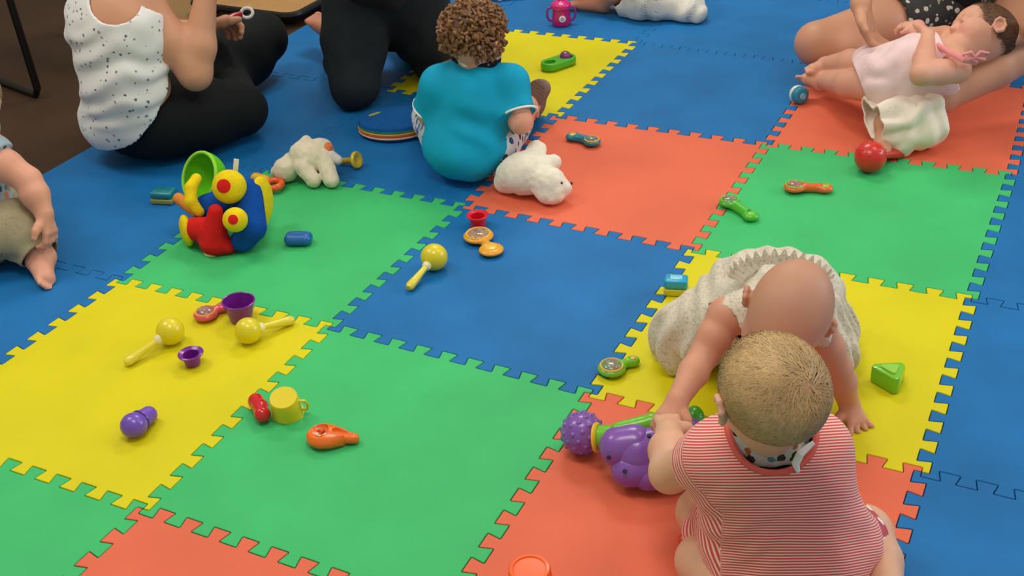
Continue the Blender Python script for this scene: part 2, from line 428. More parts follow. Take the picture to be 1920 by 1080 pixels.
def strands(name, c, B, rad, m, root, count, whorl, length, width, seed, zmin=-.35, lift=.003, wav=.15, ymax=.5, droop=0.0):
    """short hair lying along a scalp ellipsoid (radii rad), flowing away from a whorl direction (local)"""
    rng = np.random.default_rng(seed); rad = np.asarray(rad); V = []; Fs = []; wl = nrm(whorl); q = 0; lum = []
    while q < count:
        v = nrm(rng.normal(size=3))
        if v[2] < zmin + (.0 if v[1] < 0 else .45 * v[1] / .5) or v[1] > ymax: continue
        q += 1; p = v.copy(); pts = []
        tw = rng.normal() * wav + .5 * math.exp(-2.2 * np.linalg.norm(v - wl)); n = 5; l = length * rng.uniform(.6, 1.2)
        for k in range(n):
            pos = p * (rad + lift * (.4 + .6 * math.sin(math.pi * (k + .7) / n) + rng.uniform(0, .15))); pts.append(pos)
            t = p - wl; t = t - p * (t @ p); t = nrm(t + np.array([0, 0, -droop])); s = np.cross(p, t); t = nrm(t * math.cos(tw) + s * math.sin(tw)); p = nrm(p + t * l / rad.mean() / n)
        b0 = len(V); g = rng.uniform(.85, 1.15)
        for k in range(n):
            a = pts[max(k-1, 0)]; e = pts[min(k+1, n-1)]; s = nrm(np.cross(pts[k], e - a)); w = width * (1 - .85 * k / (n - 1))
            V += [pts[k] - s*w, pts[k] + s*w]; lum += [g, g]
        for k in range(n - 1): Fs.append((b0+2*k, b0+2*k+1, b0+2*k+3, b0+2*k+2))
    V = np.asarray(c) + np.array(V) @ B.T
    me = mesh_np(name, V, np.array(Fs)); set_attr(me, 'Col', np.repeat(np.array(lum)[:, None], 3, 1)); o = add(root, name, me, m); return o
def axis_attr(me, p, ax, name='stripe'):
    P = coords(me); set_attr(me, name, (P - np.asarray(p)) @ nrm(ax), 'FLOAT')

# ------------------------------------------------------------------ baby in the red striped top (front, back to the camera)
def stripe_mat(name, c1, c2, period, duty=.5):
    m = mat(name, c1, .8, sheen=.2, bump=.12, bscale=500); nt = m.node_tree; N = nt.nodes; L = nt.links
    a = N.new('ShaderNodeAttribute'); a.attribute_name = 'stripe'
    d = N.new('ShaderNodeMath'); d.operation = 'DIVIDE'; L.new(a.outputs['Fac'], d.inputs[0]); d.inputs[1].default_value = period
    f = N.new('ShaderNodeMath'); f.operation = 'FRACT'; L.new(d.outputs[0], f.inputs[0])
    g = N.new('ShaderNodeMath'); g.operation = 'LESS_THAN'; L.new(f.outputs[0], g.inputs[0]); g.inputs[1].default_value = duty
    mx = N.new('ShaderNodeMix'); mx.data_type = 'RGBA'; L.new(g.outputs[0], mx.inputs[0])
    mx.inputs[6].default_value = tuple(lin(c1)) + (1,); mx.inputs[7].default_value = tuple(lin(c2)) + (1,)
    L.new(mx.outputs[2], N['Principled BSDF'].inputs['Base Color']); return m
def pattern_mat(name, base, dots, scale, thr=.32, rough=.85, bump=.2, bscale=300, randomness=1.0):
    """small printed motif: cells of a voronoi, each dot its own colour out of the list"""
    m = mat(name, base, rough, sheen=.2, bump=bump, bscale=bscale); nt = m.node_tree; N = nt.nodes; L = nt.links
    tc = N.new('ShaderNodeTexCoord'); v = N.new('ShaderNodeTexVoronoi'); v.inputs['Scale'].default_value = scale; v.inputs['Randomness'].default_value = randomness
    L.new(tc.outputs['Object'], v.inputs['Vector'])
    nz = N.new('ShaderNodeTexNoise'); nz.inputs['Scale'].default_value = scale * 3; L.new(tc.outputs['Object'], nz.inputs['Vector'])
    ad = N.new('ShaderNodeMath'); ad.operation = 'MULTIPLY_ADD'; L.new(nz.outputs['Fac'], ad.inputs[0]); ad.inputs[1].default_value = .35; L.new(v.outputs['Distance'], ad.inputs[2])
    g = N.new('ShaderNodeMath'); g.operation = 'LESS_THAN'; L.new(ad.outputs[0], g.inputs[0]); g.inputs[1].default_value = thr + .175
    rp = N.new('ShaderNodeValToRGB'); rp.color_ramp.interpolation = 'CONSTANT'; sp = N.new('ShaderNodeSeparateColor'); L.new(v.outputs['Color'], sp.inputs[0]); L.new(sp.outputs[0], rp.inputs[0])
    for i, c in enumerate(dots):
        e = rp.color_ramp.elements[i] if i < 2 else rp.color_ramp.elements.new(.5)
        e.position = i / len(dots); e.color = tuple(lin(c)) + (1,)
    if len(dots) == 1: rp.color_ramp.elements[1].color = tuple(lin(dots[0])) + (1,)
    mx = N.new('ShaderNodeMix'); mx.data_type = 'RGBA'; L.new(g.outputs[0], mx.inputs[0]); mx.inputs[6].default_value = tuple(lin(base)) + (1,); L.new(rp.outputs[0], mx.inputs[7])
    L.new(mx.outputs[2], N['Principled BSDF'].inputs['Base Color']); return m

def striped_baby():
    HC = at(1446, 743, .42); nk = at(1442, 806, .312); pel = at(1482, 1052, .075)
    root = person_at('baby with fine blond hair in red and white striped top, back to viewer', pel[:2])
    fw = nrm((-.36, .80, 0)); rt = nrm((.80, .36, 0)); up = np.array([0, 0, 1.0])
    ch = nk * .5 + pel * .5 + up * .035 + fw * .03
    b = Body(.0024)
    Bh = frame(fw * .95 + up * -.10 - rt * .20, up + rt * .04)
    sp = head(b, HC, Bh, .161, nk + fw * .028 - up * .035, .034)
    Bt = frame(fw, nk - pel)
    shL = at(1336, 856, .264); shR = at(1530, 846, .264) + fw * .01
    b.ell(pel, (.092, .075, .075), Bt, .02); b.ell(ch - up*.02, (.088, .072, .095), Bt, .03); b.ell(nk - up * .075 + fw*.02, (.085, .06, .07), Bt, .03)
    b.cap(shL, nk - up*.02, .036, .036, .02); b.cap(shR, nk - up*.02, .036, .036, .02)
    elL = at(1256, 886, .175); wrL = at(1254, 812, .158); 
    b.chain([shL, elL, elL * .45 + wrL * .55, wrL], [.035, .030, .031, .021], .012)
    hd = nrm(at(1249, 772, .145) - wrL)
    hand(b, wrL, hd + up * .05, -up + fw * .1, .085, rt, (.25, .75, .75), .06, 1.18)
    elR = shR + fw * .06 - up * .10 + rt * -.005; wrR = elR + fw * .09 - up * .03 - rt * .05
    b.chain([shR, elR, wrR], [.035, .031, .021], .012); hand(b, wrR, fw * .8 - rt * .5 - up * .5, -up, .085, -rt, (.3, .5, .5), .06, 1.18)
    # legs folded under, knees forward
    hipL = pel - rt * .06 + fw*.02; hipR = pel + rt * .06 + fw*.02
    knL = at(1318, 962, .062); anL = at(1350, 1105, .045); knR = at(1618, 1002, .055); anR = at(1660, 1110, .045)
    b.chain([hipL, knL], [.062, .043], .012); clL = at(1322, 1052, .046); b.chain([knL, (knL + clL)/2 + rt*.012, clL, anL], [.041, .030, .045, .030], .006)
    foot(b, anL, -fw + up * .0, -up, .115, -rt, 1.1)
    b.chain([hipR, knR], [.062, .047], .012); b.chain([knR, (knR + anR)/2, anR], [.044, .043, .028], .006)
    foot(b, anR, -fw, -up, .115, rt, 1.1)
    me = b.mesh('body', floor=.001); paint(me, (222, 172, 140), sp + [(HC + Bh @ np.array([0, -.04, -.07]), .05, (.70, .33, .22), .5)]); add(root, 'body', me, SKIN('skin_fair', (222, 172, 140)))
    # striped top with short sleeves
    g = Body(.0028)
    ga = nk - up * .012
    g.ell(pel + up * .012, (.096, .086, .085), Bt, .02); g.ell(ch - up*.02, (.096, .080, .105), Bt, .04); g.ell(nk - up * .07 + fw*.02, (.094, .068, .07), Bt, .04)
    g.cap(shL - up*.003, nk - up*.03, .041, .046, .03); g.cap(shR - up*.003, nk - up*.03, .041, .046, .03)
    g.cap(nk - up*.05 + rt*.04, hipR + up*.02, .050, .066, .05); g.cap(nk - up*.05 - rt*.04, hipL + up*.03, .055, .072, .05)
    seL = shL + (elL - shL) * .36
    g.cap(shL, seL, .040, .043, .02, flat=True); g.cap(shR, shR*.3 + elR*.7, .042, .042, .03, flat=True)
    g.cap(hipL, hipL + (knL - hipL) * .55, .068, .06, .03); g.cap(hipR, hipR + (knR - hipR) * .40, .064, .056, .03)
    def disp(P):
        q = P @ np.stack([rt, fw, up], 1)
        u = (q - pel @ np.stack([rt, fw, up], 1))
        f = np.sin(75 * u[:, 0] + 40 * u[:, 2] + 3 * vnoise(P, 14, 2)) * np.clip(1 - u[:, 2] / .12, 0, 1) * .0035
        f += np.sin(120 * (u[:, 2] - .8 * u[:, 0]) + 4 * vnoise(P, 12, 5)) * np.exp(-((u[:, 0] + .09) ** 2 + (u[:, 2] - .10) ** 2) / .004) * .003
        return f + vnoise(P, 30, 1) * .0016
    nc = nk - fw * .014
    collar = lambda P: -(np.linalg.norm((P - nc) @ Bt / np.array([.060, .057, .05]), axis=1) - 1) * .045
    me = g.mesh('top', disp=disp, amp=.006, shell=.006, cuts=[collar], floor=.002)
    P = coords(me); t = (P - pel) @ (up + .75 * fw)
    sl = np.clip(((P - shL) @ nrm(elL - shL) + .005) / .012, 0, 1) * (((P - shL) @ -rt) > -.01)
    t2 = (P - shL) @ nrm(elL - shL) * .55
    set_attr(me, 'stripe', np.where(sl > .5, t2, t + vnoise(P, 16, 8) * .0016) + 1.0, 'FLOAT')
    add(root, 'striped_top', me, stripe_mat('cloth_red_stripe', (248, 206, 190), (218, 74, 70), .0050, .56))
    # neckline rib, sewn along the cut edge of the top
    u = (P - nc) @ Bt / np.array([.060, .057, .05]); e = np.linalg.norm(u, axis=1); an = np.arctan2(u[:, 1], u[:, 0]); pts = []
    for i in range(36):
        a0 = -math.pi + 2*math.pi*i/36; w = np.abs(np.angle(np.exp(1j*(an - a0)))) < .14; q = np.where(w & (np.abs(e - 1) < .10))[0]
        if len(q) == 0: continue
        sc = P[q] @ up + .3*np.linalg.norm(u[q][:, :2], axis=1)*.06; k = q[np.argsort(-sc)[:4]]; pts.append(P[k].mean(0))
    pts = np.array(pts)
    for _ in range(2): pts = (np.roll(pts, 1, 0) + 2*pts + np.roll(pts, -1, 0))/4
    bm = bmesh.new(); tube(bm, [p - np.array(root.location) for p in pts], .0048, 8, True); from_bm('neckline', bm, mat('cloth_red_rib', (222, 96, 84), .8), root)
    edge = pts
    # bandana bib tied round the neck: printed cloth band above a dark ring inside the neckline
    bm = bmesh.new(); n = 60; rows = []
    for r, (rad, z) in enumerate(((.048, -.020), (.051, -.004), (.051, .016), (.046, .032))):
        rows.append([])
        for i in range(n):
            t = 2 * math.pi * i / n; w = 1 + .05 * math.sin(5 * t + r) + .03 * math.sin(11 * t)
            v = Bt @ np.array([math.cos(t) * rad * 1.06 * w, math.sin(t) * rad * .96 * w + .006, z + .004 * math.sin(3 * t)])
            rows[-1].append(bm.verts.new(tuple(nc - up * .006 + v - np.array(root.location))))
    for a, c in zip(rows, rows[1:]):
        for i in range(n): bm.faces.new((a[i], a[(i+1) % n], c[(i+1) % n], c[i]))
    bmesh.ops.solidify(bm, geom=bm.faces[:], thickness=.003)
    bb = from_bm('bandana_bib', bm, pattern_mat('cloth_bandana', (232, 230, 220), [(70, 60, 40), (40, 50, 48), (120, 160, 170), (200, 120, 50)], 55, .36), root)
    bm = bmesh.new(); rows = []; cc = edge.mean(0) - up*.012
    for f, dz in ((.97, -.004), (.85, -.006), (.62, -.004)): rows.append([bm.verts.new(tuple(cc + (p - edge.mean(0))*f + up*(dz + .012*f) - np.array(root.location))) for p in edge])
    n = len(edge)
    for a, c in zip(rows, rows[1:]):
        for i in range(n): bm.faces.new((a[i], a[(i+1) % n], c[(i+1) % n], c[i]))
    bmesh.ops.solidify(bm, geom=bm.faces[:], thickness=.002)
    from_bm('dark_neck_ring', bm, mat('cloth_black', (24, 24, 26), .85), root)
    bm = bmesh.new()
    k = nc + Bt @ np.array([.030, -.052, .004]) - np.array(root.location)
    tube(bm, [k + Bt @ np.array([-.004, 0, -.028]), k + Bt @ np.array([-.006, -.004, -.01]), k + Bt @ np.array([.002, -.005, .006]), k + Bt @ np.array([.022, .006, .012])], [.003, .0055, .0055, .003], 8)
    from_bm('bib_tie', bm, mat('cloth_white', (236, 236, 230), .85), root)
    # colourful shorts edge on the far thigh
    s = Body(.003); a = hipR + (knR - hipR) * .35; s.cap(a, knR, .066, .052, .01)
    me = s.mesh('shorts', shell=.005, disp=lambda P: vnoise(P, 40, 3) * .002, amp=.003, cuts=[lplane(hipR + (knR - hipR) * .93, knR - hipR, .2)], floor=.002)
    add(root, 'shorts', me, pattern_mat('cloth_bright', (196, 60, 84), [(90, 150, 170), (220, 190, 70), (240, 236, 226), (190, 40, 80)], 60, .45))
    # fine hair
    cr = HC + Bh @ (np.array([0, -.05, .11]) * .161); R = np.array([.405, .505, .405]) * .161
    hm = mat('hair_blond', (190, 156, 106), .55, attr=True, var=.3, vscale=16, spec=.4)
    strands('hair', cr, Bh, R, hm, root, 7500, (.25, -.72, .55), .085, .0008, 5, zmin=-.80, lift=.005, wav=.5, ymax=.55)
striped_baby()

# ------------------------------------------------------------------ bald baby girl on hands and knees in a printed dress
def dress_baby():
    HC = at(1476, 590, .305); root = person_at('bald baby in cream printed dress leaning forward on both hands', at(1440, 640)[:2])
    up = np.array([0, 0, 1.0]); tw = nrm((.40, -.75, 0)); rt = nrm((.80, .40, 0))   # towards the viewer, image right
    nk = np.array([.935, .055, .225]); pel = np.array([.865, .245, .125])
    b = Body(.0024)
    Bh = frame(tw * .62 - rt * .42 - up * .66, up * .6 + tw * .8)
    sp = head(b, HC, Bh, .163, nk, .036)
    Bt = frame(nk - pel, up)
    b.ell((nk + pel) / 2, (.085, .13, .075), Bt, .02)
    shL = at(1362, 592, .225); shR = at(1530, 612, .225)
    elL = at(1318, 668, .17); wrL = at(1272, 748, .150); elR = at(1570, 690, .125); wrR = at(1590, 752, .034)
    b.cap(shL, nk, .034, .036, .02); b.cap(shR, nk, .034, .036, .02)
    b.chain([shL, shL*.5 + elL*.5, elL, elL*.6 + wrL*.4, wrL], [.030, .030, .025, .026, .0185], .008)
    b.chain([shR, shR*.5 + elR*.5, elR, elR*.6 + wrR*.4, wrR], [.030, .030, .025, .026, .0185], .008)
    hand(b, wrL, at(1250, 782, .135) - wrL, -up, .085, rt, (.2, .5, .5), .08, 1.15)
    hand(b, wrR, at(1612, 800, .005) - wrR, -up + tw*.1, .092, -rt, (.05, .08, .08), .5, .95, tspread=1.0)
    hip = [pel - rt * .055, pel + rt * .055]; kn = [at(1287, 642, .045), at(1540, 668, .045)]
    an = [kn[0] + np.array([.06, .15, -.02]), kn[1] + np.array([-.05, .16, -.02])]
    for q in (0, 1):
        b.chain([hip[q], kn[q]], [.060, .046], .01); b.chain([kn[q], an[q]], [.044, .027], .008); foot(b, an[q], (-.3, .8, 0), -up, .11, rt * (1 - 2*q), 1.1)
    me = b.mesh('body', floor=.001); paint(me, (212, 152, 122), sp + [(HC + Bh @ np.array([.03, -.04, .07]), .11, (.42, .24, .155), .45), (HC + Bh @ np.array([-.06, -.03, .02]), .09, (.45, .25, .17), .3)])
    add(root, 'body', me, SKIN('skin_rosy', (216, 158, 130)))
    g = Body(.0028)
    g.ell((nk + pel) / 2 + up*.005, (.092, .125, .083), Bt, .03); g.ell(pel + np.array([0, .02, -.01]), (.11, .10, .10), None, .05)
    g.cap(shL, nk, .037, .045, .03); g.cap(shR, nk, .037, .045, .03)
    g.cap(hip[0], kn[0] + up*.005, .085, .060, .04); g.cap(hip[1], kn[1] + up*.005, .085, .058, .04)
    g.cap(kn[0] + up*.0, kn[0] + np.array([.03, .10, 0]), .058, .060, .03); g.cap(kn[1], kn[1] + np.array([-.02, .10, 0]), .056, .060, .03)
    g.cap(nk, kn[0] + up*.03, .05, .045, .05)
    def disp(P):
        r = P - pel; a = np.arctan2(r[:, 0], -r[:, 1])
        w = np.clip((.18 - P[:, 2]) / .12, 0, 1)
        return np.sin(24 * a + 3 * vnoise(P, 14, 7)) * .0085 * w + vnoise(P, 34, 4) * .0045 + np.sin(110 * (P[:, 0] + .5 * P[:, 1]) + 5 * vnoise(P, 10, 9)) * .003 * (1 - w)
    cut = [lambda P: -(np.linalg.norm((P - (shL + (elL-shL)*.30)) / .046, axis=1) - 1) * .046, lambda P: -(np.linalg.norm((P - (shR + (elR-shR)*.34)) / .046, axis=1) - 1) * .046,
           lambda P: -(np.linalg.norm((P - (nk + (HC-nk)*.55)) / .055, axis=1) - 1) * .055, lambda P: .006 - P[:, 2] + .006 * np.sin(60 * P[:, 0])]
    me = g.mesh('dress', disp=disp, amp=.012, shell=.006, cuts=cut)
    dm = pattern_mat('cloth_cream_print', (216, 206, 184), [(196, 185, 162), (203, 191, 167), (188, 180, 160), (206, 194, 172)], 170, .44, bump=.35, bscale=200)
    add(root, 'dress', me, dm)
    # gathered frill at the back of the neck
    bm = bmesh.new(); n = 90; rows = [[], [], []]
    for i in range(n):
        t = math.pi * (.12 + .95 * i / (n - 1)); w = math.sin(i * 1.1) * .5
        for r in range(3):
            rad = .066 + .014 * r + .003 * w * r; p = nk + np.array([math.cos(t) * rad * .95 - .012, math.sin(t) * rad + .015, .045 + .007 * r + .006 * w * r]) - np.array(root.location)
            rows[r].append(bm.verts.new(tuple(p)))
    for a, c in zip(rows, rows[1:]):
        for i in range(n - 1): bm.faces.new((a[i], a[i+1], c[i+1], c[i]))
    bmesh.ops.solidify(bm, geom=bm.faces[:], thickness=.0025); from_bm('frill', bm, dm, root)
dress_baby()

# ------------------------------------------------------------------ toddler in the turquoise T-shirt
IR = nrm((.8963, .4397, 0)); AW = nrm((-.4719, .8816, 0)); UP = np.array([0, 0, 1.0])      # image right, away from the viewer, up
def curly_boy():
    pel = at(872, 280, .078); nk = at(895, 122, .282); HC = at(890, 70, .362)
    root = person_at('curly brown haired toddler in turquoise T-shirt sitting with back to viewer', pel[:2])
    fw = nrm((-.05, 1, 0)); rt = np.cross(fw, UP)
    b = Body(.0026); Bh = frame(fw * .9 - UP * .38 + rt*.15, UP); sp = head(b, HC, Bh, .165, nk + fw*.03 - UP*.03, .033); Bt = frame(fw, nk - pel)
    mid = (nk + pel) / 2
    shL = at(822, 162, .24); shR = at(956, 158, .24); elR = at(976, 228, .165); wrR = at(990, 196, .11); elL = at(806, 215, .15); wrL = at(830, 150, .12)
    b.ell(pel, (.10, .085, .078), Bt, .02); b.ell(mid, (.095, .08, .12), Bt, .03); b.cap(shL, nk - UP*.03, .035, .038, .02); b.cap(shR, nk - UP*.03, .035, .038, .02)
    for s, e, w in ((shL, elL, wrL), (shR, elR, wrR)): b.chain([s, e, w], [.034, .030, .020], .01); hand(b, w, fw*.8 - UP*.6 - rt*.2, -UP, .09, rt*0 + (rt if s is shL else -rt), (.3, .4, .4), .06, 1.05)
    hips = [pel - rt*.055 + fw*.03, pel + rt*.055 + fw*.03]; kn = [at(806, 212, .075), at(968, 215, .07)]; an = [at(840, 130, .05), at(998, 194, .05)]
    for q in (0, 1): b.chain([hips[q], kn[q], an[q]], [.062, .046, .030], .01)
    me = b.mesh('body', floor=.002); paint(me, (224, 160, 132), sp); add(root, 'body', me, SKIN('skin_boy', (222, 162, 134)))
    g = Body(.003)
    g.ell(pel + UP*.008, (.114, .098, .085), Bt, .03); g.ell(mid, (.108, .09, .13), Bt, .05); g.cap(shL, nk - UP*.045, .044, .05, .03); g.cap(shR, nk - UP*.045, .044, .05, .03)
    seL, seR = shL + (elL-shL)*.75, shR + (elR-shR)*.8
    g.cap(shL, seL, .046, .050, .03, flat=True); g.cap(shR, seR, .046, .050, .03, flat=True)
    def disp(P):
        u = P - pel
        return np.sin(60 * (u[:, 2] + .5 * (u @ rt)) + 4 * vnoise(P, 9, 3)) * .0028 * np.clip((u @ rt) / .05 + .4, 0, 1) + vnoise(P, 22, 6) * .003
    nc = nk + UP*.020; collar = lambda P: -(np.linalg.norm((P - nc) @ Bt / np.array([.060, .054, .045]), axis=1) - 1) * .045
    me = g.mesh('t_shirt', disp=disp, amp=.007, shell=.006, cuts=[collar, plane(pel + fw*.06 - UP*.03, fw*.75 - UP*.66)], floor=.002)
    sh = add(root, 't_shirt', me, mat('cloth_turquoise', (0, 160, 196), .8, var=.06, vscale=9, bump=.12, bscale=400, spec=.3))
    for c, ax, r in ((seR, elR - shR, .049), (seL, elL - shL, .049)):
        bm = bmesh.new(); Bq = basis(ax); tube(bm, [c + Bq @ np.array([math.cos(t)*r, math.sin(t)*r, 0]) for t in np.linspace(0, 2*math.pi, 28)[:-1]], .0032, 6, True)
        from_bm('sleeve_piping', bm, mat('cloth_white', (236, 236, 230), .85), sh)
    # shorts
    s = Body(.003)
    for q in (0, 1): s.cap(hips[q], hips[q] + (kn[q] - hips[q]) * .8, .072, .062, .02)
    s.ell(pel - UP*.004 + fw*.03, (.104, .085, .074), Bt, .02)
    me = s.mesh('shorts', shell=.005, amp=.003, disp=lambda P: vnoise(P, 40, 2)*.0025, cuts=[lplane(hips[q] + (kn[q]-hips[q])*.85, kn[q]-hips[q], .08) for q in (0, 1)], floor=.003)
    add(root, 'shorts', me, pattern_mat('cloth_blue_print', (206, 214, 214), [(40, 70, 130), (60, 110, 170), (30, 40, 60)], 45, .42))
    # bandana bib
    bm = bmesh.new(); n = 48; rows = []; Bn = frame(fw, HC - nk); c0 = nk + nrm(HC - nk)*.030 - fw*.004
    for rad, z in ((.060, -.024), (.062, -.006), (.058, .010), (.050, .022)):
        rows.append([bm.verts.new(tuple(c0 + Bn @ np.array([math.cos(2*math.pi*i/n)*rad*(1+.04*math.sin(i)), math.sin(2*math.pi*i/n)*rad*.95 + .004, z + .003*math.sin(i*.8)]) - np.array(root.location))) for i in range(n)])
    for a, c in zip(rows, rows[1:]):
        for i in range(n): bm.faces.new((a[i], a[(i+1) % n], c[(i+1) % n], c[i]))
    bmesh.ops.solidify(bm, geom=bm.faces[:], thickness=.003); bib = from_bm('bandana_bib', bm, mat('cloth_navy', (22, 32, 60), .85), root)
    bm = bmesh.new(); k = c0 + Bn @ np.array([-.006, -.056, -.004]) - np.array(root.location)
    tube(bm, [k + Bn @ np.array([-.026, .010, .010]), k, k + Bn @ np.array([.02, .004, -.006])], [.003, .006, .003], 8); from_bm('bib_trim', bm, MATS['cloth_white'], root)
    # shoes: upper and ribbed sole
    for q, (a, d, u) in enumerate(((at(1000, 196, .045), nrm(UP*.8 + fw*.25 + rt*.45), fw*.85 - UP*.3), (an[0], nrm(fw + UP*.3), UP))):
        Bs = frame(d, u); c = a - np.array(root.location)
        s = Body(.0025); s.cap(a - Bs[:, 1]*.012 - Bs[:, 2]*.01, a + Bs[:, 1]*.055 - Bs[:, 2]*.012, .029, .027, .02); s.cap(a, a - Bs[:, 2]*.01, .033, .03, .02)
        me = s.mesh('shoe_upper'); up_ = add(root, 'shoe', me, mat('shoe_brown', (132, 110, 94), .75, bump=.2, bscale=300))
        bm = bmesh.new()
        pts = [(.036*math.cos(t)*(.82 + .18*math.sin(t)), .063*math.sin(t) + .022) for t in np.linspace(0, 2*math.pi, 33)[:-1]]
        rings = [[bm.verts.new(tuple(c + Bs @ np.array([x*f, y*f + .022*(1-f), z]))) for x, y in pts] for f, z in ((.94, -.030), (1, -.033), (1, -.043), (.94, -.046))]
        for A_, B_ in zip(rings, rings[1:]):
            for i in range(32): bm.faces.new((A_[i], A_[(i+1) % 32], B_[(i+1) % 32], B_[i]))
        bm.faces.new(rings[0][::-1]); bm.faces.new(rings[-1])
        for y in np.linspace(-.03, .072, 12):
            w = .030 * math.sqrt(max(0.05, 1 - ((y - .022)/.062)**2)); vs = box(bm, (0, 0, 0), (2*w, .0042, .003)); 
            Mx = Matrix([[*Bs[0], 0], [*Bs[1], 0], [*Bs[2], 0], [0, 0, 0, 1]]); Mx.translation = Vector(c + Bs @ np.array([0, y, -.0465])); bmesh.ops.transform(bm, matrix=Mx, verts=vs)
        so = from_bm('sole', bm, mat('shoe_sole', (124, 102, 88), .8), up_); so.matrix_parent_inverse = Matrix.Translation(Vector((0, 0, 0)))
        so.location = tuple(np.array(root.location))
    # curls
    rng = np.random.default_rng(8); cr = HC + Bh @ (np.array([0, -.05, .11]) * .165); R = np.array([.41, .51, .41]) * .165
    cap_ = Body(.003); cap_.ell(cr, R * 1.05, Bh, .01)
    face = cr + Bh @ np.array([0, .105, -.055])
    me = cap_.mesh('hair', disp=lambda P: vnoise(P, 60, 2) * .004, amp=.005, cuts=[lambda P: -(np.linalg.norm(P - face, axis=1) - .085), plane(cr + Bh @ np.array([0, -.02, -.05]), -Bh[:, 2])])
    hm = mat('hair_brown', (88, 56, 32), .5, var=.25, vscale=40, spec=.5); hair = add(root, 'hair', me, hm)
    bm = bmesh.new()
    for q in range(760):
        v = nrm(rng.normal(size=3))
        if v[2] < -.8 or (v[1] > .25 and v[2] < .45): continue
        base = cr + Bh @ (v * R * 1.02); nn = Bh @ v; Bq = basis(nn, rng.normal(size=3)); r = rng.uniform(.007, .012); L = rng.uniform(.014, .026); ph = rng.uniform(0, 6); turns = rng.uniform(.7, 1.2)
        dr = nrm(Bq[:, 0] + UP * -.7) * rng.uniform(.6, 1.2)
        pts = []
        for t in np.linspace(0, 1, 10):
            a = ph + t * turns * 2 * math.pi
            pts.append(base + nn * (.002 + L * .45 * math.sin(t * 2.4)) + dr * L * t * .9 + (Bq[:, 0] * math.cos(a) + nn * .6 * math.sin(a)) * r * (1 - .3*t) - np.array(root.location))
        tube(bm, pts, [.0044 * (1 - .55 * abs(2*t - .8) ** 2 * .5) for t in np.linspace(0, 1, 10)], 5)
    c = from_bm('curls', bm, mat('hair_brown_curl', (128, 88, 52), .45, var=.4, vscale=60, spec=.5), root); c['kind'] = 'stuff'
curly_boy()

